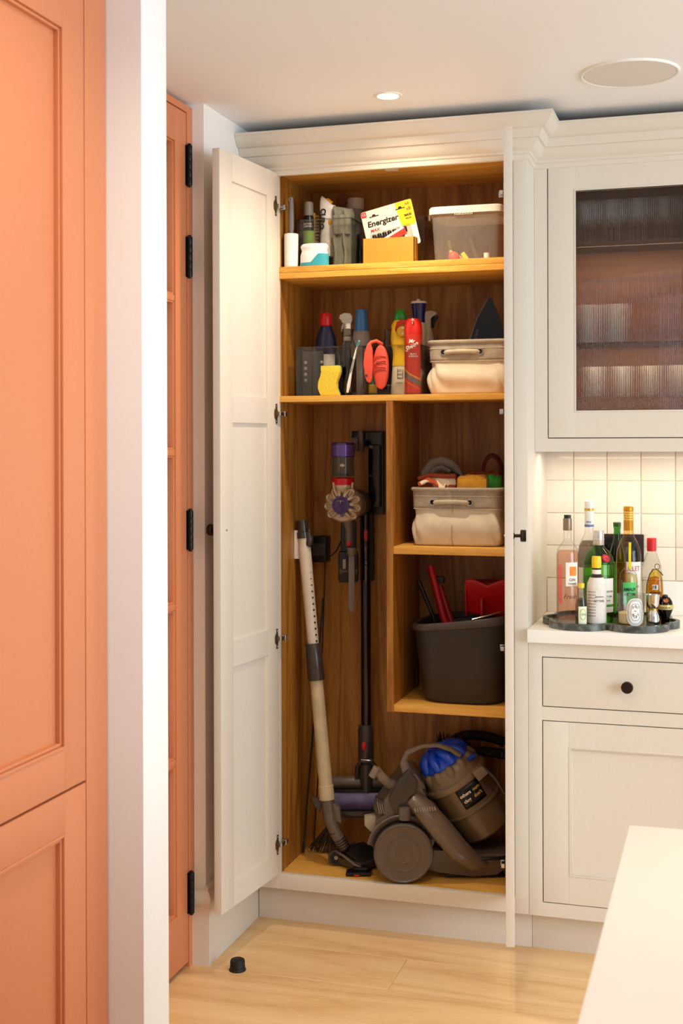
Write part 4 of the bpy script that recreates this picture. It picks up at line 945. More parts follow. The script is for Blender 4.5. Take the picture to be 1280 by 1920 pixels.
part('rim', G().surf(lambda u, v: bk(*Q_[int(round(v*(len(Q_)-1)))], u), N, len(Q_), True), mat('rim_plastic', '#4a4138', .35, var=.1, nscale=15), o, label='rolled bucket rim')
part('bail', G().tube([(.045, -.142, .258), (.085, -.128, .268), (.120, -.105, .278), (.148, -.060, .284), (.155, -.010, .275), (.160, .02, .262)], .0019, 6), M['nickel'], o, label='thin steel bail handle')
o = thing('squeegee', 'red handled squeegee standing in the bucket', 'squeegee', (.500, .215, Z4+.0095))
part('red_handle', G().tube([(.062, -.015, .030), (-.020, 0, .23), (-.062, .008, .385)], .0115, 12), M['red'], o); part('red_handle', G().tube([(.082, 0, .02), (.000, .015, .22), (-.035, .022, .32)], .0100, 12), mat('deep_red_plastic', '#a3101a', .3), o)
part('black_head', G().box(-.05, -.02, .012, .032, .332, .352, .004), M['black'], o)
o = thing('hand_brush', 'black handled brush leaning in the left of the bucket', 'brush', (.475, .165, Z4+.0095))
part('shaft', G().tube([(.030, 0, .03), (-.015, -.005, .24), (-.058, -.012, .345)], .0062, 10), M['black'], o); part('head', G().box(.005, .055, -.012, .012, .004, .05, .004), M['vacdark'], o)
o = thing('dustpan', 'red plastic dustpan resting in the right of the bucket', 'dustpan', (.628, .195, Z4+.229))
def pan(u, v):
    x = (u-.5)*.136; s_ = abs(u-.5)*2
    return (x, -.030-.0*v+.03*(1-v), .012+.118*v*(1-.30*max(0, .7-s_))+.018*s_**3*(1-v)+.010*math.sin(u*3))
part('scoop', G().surf(pan, 30, 14), M['red'], o, solid=.004)
part('side', G().prism([(-.02, .02), (.06, .03), (.05, .10), (.01, .13), (-.03, .12)], -.069, -.066, 'X'), M['red'], o)
part('back_wall', G().surf(lambda u, v: ((u-.5)*.130, .055, .02+.105*v), 16, 6), mat('dark_red_plastic', '#8d0d14', .4), o, solid=.003)
part('rib', G().box(-.020, -.014, -.036, .05, .02, .075, .001), M['red'], o)
o = thing('cable_coil', 'coiled pale cable behind the left side of the bucket', 'cable', (.4185, .285, Z4+.001))
for k in range(3):
    part('cable_loop', G().tube([((.037-.003*k)*math.cos(a)*.55, -.008+k*.009, .068+(.064-.005*k)*math.sin(a)) for a in [2*PI*q/36 for q in range(36)]], .0036, 8, True), mat('pale_cable', '#b3a794', .5), o)

# ================================================================== STICK VACUUM ON ITS DOCK (back wall of the tall space)
AZ = rad(16.87)
sq = .00168
def V2(px, py): return ((px-652)*sq, 1.2639-.147+(945-py)*sq)
dk = thing('wall_dock', 'black wall dock holding the stick vacuum', 'dock', (.196, .3445, 1.1))
def wx(px, Y): return 0
part('back_plate', G().box(.0155, .0655, -.022, 0, .125, .395, .004), M['black'], dk)
part('cradle', G().box(-.040, .062, -.030, 0, .345, .395, .004).box(.022, .060, -.050, -.022, .150, .350, .005), M['blackgloss'], dk); part('clip', G().box(-.010, .004, -.050, -.03, .33, .398, .003).box(-.036, -.014, -.044, -.03, .33, .374, .003), M['vacgrey'], dk)
part('charging_arm', G().box(-.012, .030, -.03, 0, -.09, .13, .004), M['black'], dk)
sv = thing('stick_vacuum', 'grey and purple cordless stick vacuum hung on the wall dock', 'vacuum cleaner', (.178, .2, .147), AZ)
x0, _ = V2(643, 0); 
def zc(py): return V2(0, py)[1]
bx = x0
RB = mat('ribbed_smoked_bin', '#4a4038', .18, var=.25, nscale=45, coat=.4)
part('dust_bin', G().lathe([(0, zc(893)), (.0345, zc(893)), (.0345, zc(857)), (0, zc(857))], 40, T(bx, 0, 0)), RB, sv)
g = G()
for k in range(40): a = 2*PI*k/40; g.box(-.0008, .0008, -.0353, -.034, zc(893), zc(857), X=T(bx, 0, 0) @ R(k*9, 'Z'))
part('bin_rib', g, M['vacgrey'], sv)
part('bin_cap', G().lathe([(.0345, zc(857)), (.037, zc(855)), (.0372, zc(833)), (.0355, zc(830)), (.032, zc(829)), (0, zc(829))], 44, T(bx, 0, 0)), M['purple'], sv, label='glossy purple end cap')
g = G()
for k in range(26): g.box(-.0012, .0012, -.0381, -.036, zc(855), zc(834), X=T(bx, 0, 0) @ R(-65+k*5.2, 'Z'))
part('purple_flutes', g, M['violet'], sv)
part('badge', G().ell((bx-.002, -.0350, zc(872)), .0088, .0025, .0052, 20, 10), M['cyclone'], sv)
text('dyson', .0145, M['blackgloss'], sv, (0, zc(889)), bend=.0356).location = (bx, 0, 0)
part('release_catch', G().lathe([(.0352, zc(909)), (.0352, zc(897)), (.033, zc(896)), (0, zc(896))], 36, T(bx, 0, 0)).lathe([(0, zc(911)), (.028, zc(910)), (.0345, zc(906))], 36, T(bx, 0, 0)), M['red'], sv, label='red release catch')
part('collar', G().lathe([(.030, zc(924)), (.0335, zc(915)), (.0350, zc(909)), (.0345, zc(908)), (0, zc(908))], 36, T(bx, 0, 0)), M['cyclone'], sv)
g = G().tube([(bx-.030, -.02, zc(905)), (bx-.028, -.030, zc(918)), (bx-.018, -.042, zc(930))], .0045, 10).tube([(bx+.030, -.02, zc(905)), (bx+.028, -.030, zc(918)), (bx+.018, -.042, zc(930))], .0045, 10); part('yoke', g, M['cyclone'], sv)
# cyclone rosette facing the room
cx_, cz_ = V2(646, 946)
CM = T(cx_, 0, cz_) @ R(-14, 'Z')
part('cyclone_drum', G().lathe([(0, -.028), (.050, -.028), (.056, -.020), (.057, .02), (.050, .045), (0, .045)], 40, CM @ R(-90, 'X') @ T(0, 0, -.0)), M['cyclone'], sv)
g = G(); 
for k in range(11):
    a = 2*PI*(k+.35)/11
    if 0.32*PI < a % (2*PI) < .68*PI: continue
    X = CM @ R(-90, 'X') @ Matrix.Rotation(a, 4, 'Z')
    g.tube([(.022, -.0065, -.046), (.036, -.0085, -.040), (.048, -.0095, -.030), (.0545, -.005, -.026), (.0565, .0, -.026), (.0545, .005, -.026), (.048, .0095, -.030), (.036, .0085, -.040), (.022, .0065, -.046)], [.0042, .005, .0052, .005, .005, .005, .0052, .005, .0042], 10, X=X)
part('cyclone_ribs', g, M['cyclone'], sv, label='ring of looped champagne cyclone tubes')
g = G()
for k in range(5):
    a = 2*PI*(k+.5)/5+PI/2+.0; X = CM @ R(-90, 'X') @ Matrix.Rotation(a+PI, 4, 'Z'); g.tube([(.022, 0, -.044), (.036, 0, -.037)], [.0052, .0042], 10, X=X)
part('purple_fin', g, M['violet'], sv)
part('centre_cap', G().lathe([(.0275, -.046), (.0285, -.050), (.0275, -.0535), (.0235, -.0545), (.0225, -.052), (.012, -.0510), (0, -.0505)], 40, CM @ R(-90, 'X')), M['purple'], sv, label='round purple filter cap')
g = G(); g.box(-.0009, .0009, -.0009, .0009, 0, .010, X=CM @ T(0, -.0545, .006)); g.box(-.012, .012, -.0009, .0009, 0, .0012, X=CM @ T(0, -.0545, .013)); part('cap_mark', g, M['cyclone'], sv)
part('motor_housing', G().lathe([(0, .0), (.044, .0), (.046, .02), (.044, .085), (.034, .105), (0, .105)], 36, T(cx_+.024, .01, cz_) @ R(-14, 'Z') @ R(-90, 'X')), mat('brown_grey_motor', '#51392a', .35, coat=.2), sv)
# grip, trigger and battery
hx, _ = V2(654, 0)
part('handle', G().tube([(hx-.004, 0, zc(975)), (hx, 0, zc(990)), (hx+.001, 0, zc(1012)), (hx+.001, 0, zc(1024))], [.020, .0135, .0125, .013], 16), M['vacgrey'], sv)
part('trigger_button', G().ell((hx, -.0132, zc(1019)), .0078, .003, .0078, 18, 10), M['red'], sv, label='round red button')
part('battery', G().box(hx-.034, hx+.030, .02, .055, zc(1095), zc(1035), .012).box(hx-.026, hx+.024, .02, .05, zc(1036), zc(978), .008), M['black'], sv)
part('battery_panel', G().box(hx-.020, hx-.010, .0185, .0205, zc(1068), zc(1050), .001), M['vaclight'], sv)
part('battery_band', G().box(hx-.0345, hx+.0305, .0195, .056, zc(1080), zc(1066), .010), M['vacdark'], sv)
# wand and head
wx0 = (686-652)*sq
part('wand', G().lathe([(0, zc(1385)), (.0165, zc(1385)), (.0165, zc(968)), (0, zc(968))], 28, T(wx0, .075, 0)), mat('black_wand', '#120f0e', .2, .3, coat=.4), sv, label='long black wand')
part('wand_spine', G().box(wx0-.004, wx0+.0035, .0565, .060, zc(1380), zc(965), .001), mat('wand_brown_spine', '#4b3a33', .3, .3), sv)
part('wand_catch', G().box(wx0-.006, wx0+.006, .0545, .060, zc(1016), zc(997), .002), M['red'], sv)
text('dyson v8 absolute', .0105, M['vaclight'], sv, T(wx0, .0560, zc(1062)) @ FACE @ R(-90, 'Z'), width=.112)
part('neck', G().lathe([(0, zc(1452)), (.019, zc(1452)), (.0255, zc(1436)), (.0255, zc(1378)), (.0225, zc(1370)), (.017, zc(1369)), (0, zc(1369))], 30, T(wx0-.001, .075, 0)), M['vacdark'], sv)
part('neck_button', G().ell((wx0-.008, .0500, zc(1407)), .0078, .003, .014, 18, 10), M['red'], sv, label='red oval button')
part('yoke', G().tube([(wx0-.030, .072, zc(1466)), (wx0-.028, .068, zc(1448)), (wx0-.014, .055, zc(1436)), (wx0+.012, .055, zc(1436)), (wx0+.028, .068, zc(1448)), (wx0+.030, .072, zc(1466))], .0085, 10), M['vacdark'], sv)
part('swivel', G().tube([(wx0, .07, zc(1445)), (wx0, .064, zc(1475)), (wx0+.001, .06, zc(1496))], [.0225, .021, .0145], 18), M['vacdark'], sv)
ha, hb = (620-652)*sq, (722-652)*sq
part('head_housing', G().lathe([(0, 0), (.019, 0), (.0205, .004), (.0205, hb-ha-.004), (.019, hb-ha), (0, hb-ha)], 28, T(ha, .090, zc(1482)) @ R(90, 'Y')), M['vacgrey'], sv, label='cylindrical grey floor head')
part('head_top', G().box(ha, hb, .05, .115, zc(1496), zc(1490), .002), M['black'], sv)
part('head_window', G().surf(lambda u, v: (ha+.004+(hb-ha-.008)*u, .056-.022*math.sin(v*PI*.9), zc(1530)+(zc(1496)-zc(1530))*v), 24, 12), M['lilac'], sv, solid=.002, label='lilac fluffy roller')
part('head_base', G().box(ha+.006, hb-.004, .036, .11, zc(1541), zc(1529), .004), M['vacdark'], sv)
# crevice tool clipped to the dock
o = thing('crevice_tool', 'long dark grey crevice tool hanging below the dock', 'vacuum tool', (.2005, .163, .93), AZ)
part('blade', G().prism([(-.008, .0), (.007, .0), (.009, .012), (.0095, .18), (-.0095, .18), (-.0095, .012)], -.007, .007, 'Y', bev=.002), M['vacgrey'], o)
part('socket', G().lathe([(.012, .176), (.0145, .180), (.0145, .199), (0, .199)], 20), M['vacgrey'], o)

# power socket, adapter, cables
o = thing('wall_socket', 'white wall socket on the left inside wall of the cupboard', 'socket', (.0186, .185, 1.137))
part('plate', G().box(.0002, .022, -.046, .046, -.045, .045, .003), M['white'], o)
part('indicator', G().box(.0222, .0228, .010, .013, .030, .033), mat('blue_lamp', (.25, .35, 1, 1), .4, emit=3), o)
part('switch', G().box(.0215, .0250, -.012, .004, .012, .032, .001), M['white'], o)
ad = thing('power_adapter', 'black power adapter on the back wall beside the white socket', 'power adapter', (.0505, .318, 1.11))
part('body', G().box(-.024, .026, -.030, .026, -.042, .042, .006), M['black'], ad); part('ridge', G().box(-.020, .022, -.0325, -.030, -.02, .02, .002), M['vacdark'], ad)
part('lead', G().tube([(.028, -.01, -.022), (.040, -.012, -.020), (.055, -.005, -.004), (.066, .0, .022), (.078, .005, .034), (.090, .010, .035)], .0022, 8), M['black'], ad)
part('lead', G().tube([(.018, -.012, -.040), (.014, -.01, -.15), (.008, -.01, -.30), (.004, -.02, -.50), (-.006, -.012, -.70), (-.014, -.02, -.86), (-.010, -.05, -.945), (.01, -.08, -.958)], .0022, 8), M['black'], ad)
o = thing('thin_rod', 'thin black rod leaning in the left rear corner of the cupboard', 'rod', (.0295, .195, .1535))
part('shaft', G().tube([(.002, -.004, .030), (.022, .05, .45), (.036, .098, .80)], .0030, 8), M['black'], o); part('tip', G().tube([(0, -.006, .001), (.002, -.004, .032)], .0042, 10), M['rubber'], o)

# ================================================================== CREAM WAND with floor head, leaning on the left
o = thing('vacuum_wand', 'cream telescopic vacuum wand with a dark floor head leaning in the left corner', 'vacuum wand', (.17, .14, .1475))
def W(x, y_, z): return (x-.17, y_-.14, z-.1475)
A_, B_, C_ = Vector(W(.0425, .150, 1.213)), Vector(W(.0875, .130, .797)), Vector(W(.134, .112, .352))
def along(p, q, t): return p+(q-p)*t
part('top_cuff', G().tube([A_, along(A_, B_, .03), along(A_, B_, .085), along(A_, B_, .09), along(A_, B_, .135)], [.0165, .0175, .0180, .0205, .0205], 20), M['vacdark'], o)
part('catch', G().tube([along(A_, B_, .085)+Vector((.020, -.006, 0)), along(A_, B_, .13)+Vector((.024, -.008, 0)), along(A_, B_, .17)+Vector((.020, -.008, 0)), along(A_, B_, .19)+Vector((.014, -.01, 0))], [.006, .011, .012, .007], 10), M['vacdark'], o)
part('upper_tube', G().tube([along(A_, B_, .12), along(A_, B_, .20), along(A_, B_, .21), B_], [.0185, .0185, .0200, .0175], 24), M['offwhite'], o)
g = G(); ax = (B_-A_).normalized()
for k in range(15):
    c_ = along(A_, B_, .30+k*.046)+Vector((.0150, -.0100, 0)); g.lathe([(0, 0), (.0034, 0), (.0034, .0012), (0, .0012)], 10, T(*c_) @ R(56, 'Z') @ R(90, 'X'))
part('ratchet_hole', g, mat('hole_dark', '#2e2119', .8), o)
Rm = (B_-C_).to_track_quat('Z', 'Y').to_matrix().to_4x4()
part('grip', G().lathe([(0, -.080), (.026, -.080), (.0275, -.076), (.0265, -.02), (.0245, .030), (.022, .034), (0, .034)], 26, T(*B_) @ Rm), M['vacdark'], o)
part('grip_line', G().tube([Vector(B_)+Rm.to_3x3() @ Vector(v_) for v_ in ((-.006, -.0262, .020), (-.008, -.0275, -.03), (-.006, -.0282, -.058), (.006, -.0285, -.066), (.012, -.0268, -.04), (.012, -.0255, .0), (.015, -.022, .025))], .0009, 6), M['vaclight'], o)
part('lower_tube', G().tube([along(B_, C_, .15), along(B_, C_, .9), along(B_, C_, .905), C_], [.0205, .0215, .0235, .0240], 26), mat('scuffed_cream_plastic', '#bca988', .42, var=.14, nscale=22), o)
N1, N2, N3 = Vector(W(.145, .108, .292)), Vector(W(.160, .110, .255)), Vector(W(.187, .118, .205))
g = G().tube([C_, along(C_, N1, .5), N1, N2], [.0205, .0205, .0200, .0185], 22)
for k in range(6): c_ = along(C_, N1, .05+k*.1); g.tube([c_, c_+(N1-C_).normalized()*.002], .0216, 22)
part('neck', g, M['vacgrey'], o)
part('elbow', G().tube([N2, along(N2, N3, .5), N3], [.0185, .0180, .0165], 20), M['vacgrey'], o)
g = G()
for k in range(5): c_ = along(N2, N3, .45+k*.14); g.tube([c_, c_+(N3-N2).normalized()*.003], .0195, 20)
part('bellows', g, M['black'], o)
part('clip', G().prism([(-.006, .0), (.022, -.012), (.030, -.062), (.012, -.058), (.0, -.02)], -.008, .008, 'Y', T(*along(C_, N1, .1)) @ T(.018, 0, 0), bev=.002), M['vacgrey'], o)
part('fin', G().prism([(0, 0), (-.034, .004), (-.022, -.022), (-.008, -.042)], -.004, .004, 'Y', T(*C_) @ T(-.016, 0, 0)), M['vacdark'], o)
for (x, y_) in ((.160, .152-.03), (.196, .20)):
    w_ = part('wheel', G().lathe([(0, -.008), (.0165, -.008), (.018, -.0095), (.0235, -.009), (.025, -.006), (.025, .006), (.0235, .009), (0, .009)], 28, T(*W(x, y_, .1475+.0255)) @ R(15, 'Z') @ R(90, 'X')), M['vacdark'], o)
    part('hub', G().lathe([(0, .0092), (.006, .0092), (.006, .0115), (0, .012)], 16, T(*W(x, y_, .1475+.0255)) @ R(15, 'Z') @ R(90, 'X')), M['vaclight'], w_)
    part('rim_ring', G().lathe([(.0145, .0092), (.0185, .0092), (.0185, .0108), (.0145, .0108)], 24, T(*W(x, y_, .1475+.0255)) @ R(15, 'Z') @ R(90, 'X')), M['black'], w_)
FX = T(*W(.232, .130, .1475)) @ R(-28, 'Z')
part('head_plate', G().box(-.062, .050, -.045, .075, .006, .030, .006, X=FX), M['vacdark'], o)
part('head_cover', G().prism([(-.060, .028), (-.040, .056), (-.005, .050), (.045, .030)], -.040, .060, 'Y', FX, bev=.003), M['black'], o)
part('head_edge', G().tube([FX @ Vector(p_) for p_ in ((-.055, -.046, .045), (-.02, -.050, .040), (.03, -.050, .024), (.056, -.048, .018))], .004, 8), M['vacgrey'], o)
o = thing('floor_tool', 'small flat black floor tool with a red tab lying by the canister wheel', 'vacuum tool', (.248, .058, .1475), rad(14))
part('base', G().prism([(-.036, -.022), (.040, -.020), (.044, .018), (-.020, .026), (-.034, .010)], .0006, .012, 'Z', bev=.003), M['blackgloss'], o)
part('socket', G().box(-.012, .030, -.006, .024, .011, .022, .004), M['black'], o); part('tab', G().box(-.010, .006, -.0235, -.0205, .002, .006, .0005), M['red'], o, label='red tab')
o = thing('bristle_brush', 'dark bristle brush propped on the floor behind the cream wand', 'brush', (.088, .225, .1475))
g = G()
for k in range(50):
    t = k/49; b = Vector((.035-.012*t, .01, .115-.02*t)); g.tube([b, (-.055+.10*t, -.02+.02*random.random(), .004+.012*abs(t-.5))], [.0025, .0008], 5)
tag(part('bristles', g, mat('dark_bristle', '#3a2a18', .8, var=.3), o), kind='stuff'); part('stock', G().box(.012, .050, 0, .022, .105, .150, .004), mat('brush_stock', '#8a6a30', .6), o)

# ================================================================== CANISTER VACUUM
cv = thing('canister_vacuum', 'dusty grey canister vacuum with a blue cyclone lid and black sticker', 'vacuum cleaner', (.49, .118, .1478), AZ)
s1 = .00161
def K(px, py): return ((px-820)*s1, (1652-py)*s1)
def K3(px, py, y_=0): x, z = K(px, py); return Vector((x, y_, z))
wxc, wzc = K(749, 1594)
VG = M['vacgrey']
for sgn, yy in ((-1, -.062), (1, .150)):
    X = T(wxc, yy, .0895) @ R(90 if sgn < 0 else -90, 'X')
    w_ = part('wheel', G().lathe([(0, -.018), (.080, -.018), (.087, -.012), (.0885, -.004), (.0885, .008), (.0865, .013), (.083, .0145), (.0815, .0125), (.078, .0115), (.052, .0135), (.0515, .0150), (.049, .0150), (.048, .0140), (.027, .0155), (.0265, .0168), (.024, .0168), (.023, .0158), (0, .0162)], 64, X), mat('wheel_brown_grey', '#5f5147', .32, var=.05, coat=.15), cv, label='large disc wheel')
    part('tyre', G().lathe([(.0875, -.014), (.0892, -.012), (.0895, .004), (.088, .007)], 64, X), M['rubber'], w_)
part('mudguard', G().tube([(wxc+.096*math.cos(a), -.035, .0895+.096*math.sin(a)) for a in [rad(20)+rad(150)*k/24 for k in range(25)]], .0085, 10, sq=1.8), VG, cv)
part('motor_body', G().prism([K(697, 1560), K(704, 1520), K(728, 1490), K(752, 1455), K(775, 1455), K(792, 1480), K(800, 1530), K(815, 1570), K(800, 1610), K(730, 1600)], -.030, .135, 'Y', bev=.012), VG, cv)
part('motor_cowl', G().prism([K(722, 1500), K(742, 1462), K(760, 1445), K(778, 1470), K(770, 1520), K(735, 1530)], -.045, -.026, 'Y', bev=.006), M['vacdark'], cv)
part('cap_button', G().lathe([(.0175, 0), (.0175, .030), (.016, .035), (.012, .0365), (0, .0365)], 26, T(*K3(752, 1537, -.052))), VG, cv)
part('chassis', G().prism([K(790, 1608), K(800, 1590), K(860, 1610), K(900, 1607), K(945, 1604), K(948, 1630), K(925, 1646), K(880, 1650), K(815, 1640), K(785, 1636)], -.030, .125, 'Y', bev=.010), VG, cv)
part('front_castor', G().lathe([(0, -.015), (.016, -.015), (.018, -.010), (.018, .010), (0, .010)], 20, T(K(915, 0)[0], -.01, .0185) @ R(90, 'X')), M['black'], cv)
part('skid', G().box(K(830, 0)[0], K(940, 0)[0], -.02, .11, .0005, .012, .004), M['black'], cv)
part('side_arm', G().tube([K3(768, 1500, -.035), K3(790, 1520, -.052), K3(820, 1555, -.058), K3(850, 1592, -.054), K3(880, 1618, -.042), K3(905, 1625, -.02)], [.026, .035, .037, .036, .028, .016], 22, sq=.75), mat('glossy_grey_arm', '#6b5b4d', .18, coat=.5), cv, label='glossy curved side arm')
g = G()
for k in range(9): g.tube([K3(770+k*4.5, 1512-k*.3, -.075), K3(772+k*4.5, 1519-k*.3, -.078)], .0022, 6)
part('vent', g, M['vaclight'], cv)
part('foot_ring', G().tube([K3(886, 1612, -.040), K3(900, 1612, -.045), K3(925, 1612, -.042), K3(944, 1611, -.030)], .0045, 10), M['black'], cv)
# bin: cylinder tilted down to the right
ax = Vector((.54, 0, -.84)).normalized(); P0 = K3(852, 1475, .055)
BM = T(*P0) @ (-ax).to_track_quat('Z', 'Y').to_matrix().to_4x4()   # local z points up the axis
part('dust_bin', G().lathe([(0, -.190), (.070, -.190), (.080, -.182), (.087, -.140), (.0905, -.095), (.0955, -.090), (.0975, -.0), (0, 0)], 56, BM), M['smoky'], cv, label='dusty smoked clear bin')
part('bin_ring', G().lathe([(.0975, -.012), (.103, -.010), (.1045, -.002), (.1035, .006), (.098, .010), (0, .010)], 56, BM), mat('dull_beige_ring', '#84705a', .3, coat=.2), cv)
part('bin_seam', G().lathe([(.0960, -.098), (.0985, -.096), (.0985, -.090), (.0962, -.088)], 56, BM), mat('dull_beige_ring2', '#6d5b48', .35), cv)
part('cyclone_shroud', G().lathe([(.096, .010), (.092, .028), (.084, .046), (.074, .056), (0, .056)], 48, BM), mat('beige_shroud', '#7c6a54', .35, var=.12, nscale=16), cv)
g = G()
for k in range(12): a = 2*PI*k/12; g.ell((0, 0, 0), .017, .017, .026, 12, 8, BM @ T(.078*math.cos(a), .078*math.sin(a), .034))
part('cyclone_cone', g, mat('beige_shroud', '#7c6a54', .35), cv)
g = G()
for k in range(9):
    a = 2*PI*k/9; g.tube([(.030*math.cos(a), .030*math.sin(a), .098), (.050*math.cos(a+.12), .050*math.sin(a+.12), .092), (.066*math.cos(a+.25), .066*math.sin(a+.25), .076), (.072*math.cos(a+.3), .072*math.sin(a+.3), .056)], [.012, .0145, .0155, .0135], 12, X=BM)
g.lathe([(.078, .054), (.080, .060), (.068, .072), (.045, .090), (.02, .098), (0, .100)], 40, BM)
part('cyclone_lid', g, M['blue'], cv, label='bright blue cyclone cluster')
g = G().tube([K3(872, 1432, -.015), K3(886, 1425, -.005)], .006, 10); part('blue_tab', g, M['blue'], cv)
part('carry_handle', G().tube([K3(762, 1470, -.005), K3(752, 1440, -.005), K3(758, 1422, -.002), K3(785, 1409, .0), K3(815, 1407, .0), K3(840, 1415, .0), K3(858, 1428, .0)], [.016, .013, .010, .0075, .0075, .009, .010], 14), mat('smoked_clear_plastic', '#8d7b6a', .12, trans=.35, coat=.5), cv, label='smoky clear carry handle')
part('handle_post', G().tube([K3(764, 1478, -.02), K3(757, 1452, -.01), K3(752, 1438, -.006)], [.017, .016, .014], 14), mat('smoked_clear_plastic', '#8d7b6a', .12, trans=.3, coat=.5), cv)
part('release_latch', G().prism([K(876, 1450), K(896, 1438), K(908, 1452), K(890, 1468)], -.052, -.020, 'Y', bev=.004), mat('beige_shroud', '#7c6a54', .35), cv)
# bracket curve over the bin on the right
part('bin_bow', G().tube([K3(900, 1443, -.03), K3(920, 1462, -.042), K3(938, 1490, -.045), K3(950, 1520, -.040)], .0045, 10), mat('glossy_dark_bow', '#3b322b', .2, coat=.4), cv)
# sticker on the bin
inv = BM.inverted(); dcam = (inv.to_3x3() @ Vector((.10, -1, .16))).normalized(); th = math.atan2(dcam.x, -dcam.y)
th_c = th+.02; Rb = .0968
def on_bin(u, v, off=.0006): a = th_c+u/Rb; return BM @ Vector(((Rb+off)*math.sin(a), -(Rb+off)*math.cos(a), -.046+v))
part('sticker', G().surf(lambda u, v: tuple(on_bin((u-.5)*.078, (v-.5)*.062, .0008)), 14, 6), mat('black_sticker', '#0a0a0a', .4), cv, solid=.0006, label='square black sticker')
def wrap_text(txt, size, m, u0, v0):
    o_ = text(txt, size, m, cv, Matrix.Identity(4), bold=.0003)
    for v_ in o_.data.vertices: v_.co = on_bin(u0+v_.co.x, v0+v_.co.y, .0014+v_.co.z)
wrap_text('others', .0142, INKW, -.0165, .010); wrap_text('clog', .0142, INKW, -.020, -.009); wrap_text('ours', .0142, INKG, .0225, .010); wrap_text("don't", .0142, INKG, .0185, -.009)
# hose stub and connectors at the left
part('hose_elbow', G().tube([K3(700, 1452, .0), K3(708, 1463, .0), K3(724, 1480, .01), K3(745, 1492, .02), K3(775, 1490, .03)], [.013, .0135, .015, .018, .022], 16), mat('worn_grey_pipe', '#85776a', .4), cv)
part('pipe_mouth', G().tube([K3(692, 1466, -.005), K3(703, 1448, -.005)], [.0115, .013], 16), mat('worn_grey_pipe', '#85776a', .4), cv)
part('side_clip', G().prism([K(700, 1500), K(716, 1510), K(718, 1535), K(704, 1540), K(694, 1520)], -.030, .01, 'Y', bev=.004), M['vacdark'], cv)
g = G()
for k in range(3): g.tube([K3(702+k*4, 1508+k*2, -.0325), K3(706+k*4, 1530, -.0325)], .0014, 6)
part('clip_line', g, M['vaclight'], cv)
part('plug_block', G().prism([K(678, 1540), K(700, 1536), K(702, 1566), K(690, 1568), K(678, 1556)], -.012, .020, 'Y', bev=.004), mat('pale_beige_plastic', '#a89c86', .45), cv, label='pale beige plug block')
# corrugated hose arching behind the bin
def hose(name, pts, r, pitch=.0055):
    g = G(); P = [Vector(p) for p in pts]; out = []; rr = []
    for a, b, c, d in zip([P[0]]+P[:-2], P[:-1], P[1:], P[2:]+[P[-1]]):
        m_ = max(4, int((c-b).length/pitch*3))
        for k in range(m_):
            t = k/m_; out.append(.5*((2*b)+(-a+c)*t+(2*a-5*b+4*c-d)*t*t+(-a+3*b-3*c+d)*t**3))
    for k in range(len(out)): rr.append(r*(1 if k % 3 else .86))
    g.tube(out, rr, 14); return part(name, g, mat('black_hose', '#1d1916', .35), cv, label='black corrugated hose')
hose('hose', [K3(845, 1428, .13), K3(858, 1414, .13), K3(880, 1407, .13), K3(908, 1408, .13), K3(935, 1414, .13), K3(952, 1422, .13)], .0165)
hose('hose', [K3(860, 1440, .09), K3(884, 1434, .09), K3(910, 1433, .09), K3(940, 1437, .09), K3(954, 1440, .09)], .0165)
o = thing('dusting_brush', 'black bristled dusting brush standing behind the canister vacuum', 'brush', (.494, .306, .1478), AZ)
part('stem', G().tube([(0, 0, .001), (0, 0, .30)], .013, 12), M['black'], o); part('stock', G().box(-.045, .045, -.018, .018, .29, .345, .006), M['black'], o)
g = G()
for k in range(60):
    x = -.046+.092*random.random(); g.tube([(x, random.uniform(-.014, .014), .335), (x*1.15+random.uniform(-.006, .006), random.uniform(-.018, .018), .385+random.uniform(-.012, .010)-abs(x+.03)*.25)], [.0035, .0012], 5)
tag(part('bristles', g, mat('black_bristle', '#0d0b0a', .85), o), kind='stuff')

# ================================================================== MARBLE TRAY and bottles
TZ = .9227
o = thing('marble_tray', 'scalloped dark green-grey marble tray on the worktop carrying the bottles', 'tray', (.997, .132, TZ))
mm, nt, p = nmat('green_grey_marble'); n = noise(nt, 22, 6, objco(nt), .65, 1.2); r = ramp(nt, n.outputs['Fac'], [(.30, lin('#2a2c28')), (.52, lin('#4c504a')), (.62, lin('#77786c')), (.72, lin('#3a3d38'))]); nt.links.new(r.outputs[0], p.inputs['Base Color']); p.inputs['Roughness'].default_value = .3
def lobes(sc, off=0):
    out = []
    C4 = [(-.135, 0, .062), (-.078, -.060, .092), (.078, -.060, .092), (.132, 0, .064), (.078, .072, .094), (-.078, .072, .094)]
    for k in range(144):
        a = 2*PI*k/144; d = Vector((math.cos(a), math.sin(a))); best = .05
        for cx, cy, r in C4:
            b = d.x*cx+d.y*cy; disc = b*b-(cx*cx+cy*cy)+r*r
            if disc >= 0: best = max(best, b+math.sqrt(disc))
        out.append((d.x*(best-off), d.y*(best-off)))
    return out
L0, L1 = lobes(1), lobes(1, .011); n_ = 144
g = G(); vv = [(x, y_, .0003) for x, y_ in L0]+[(x, y_, .020) for x, y_ in L0]+[(x, y_, .020) for x, y_ in L1]+[(x, y_, .0115) for x, y_ in L1]
g._add(vv, [(k*n_+i, k*n_+(i+1) % n_, (k+1)*n_+(i+1) % n_, (k+1)*n_+i) for k in range(3) for i in range(n_)]+[list(range(n_)), [3*n_+i for i in range(n_)]])
part('dish', g, mm, o)
TB = TZ+.0118
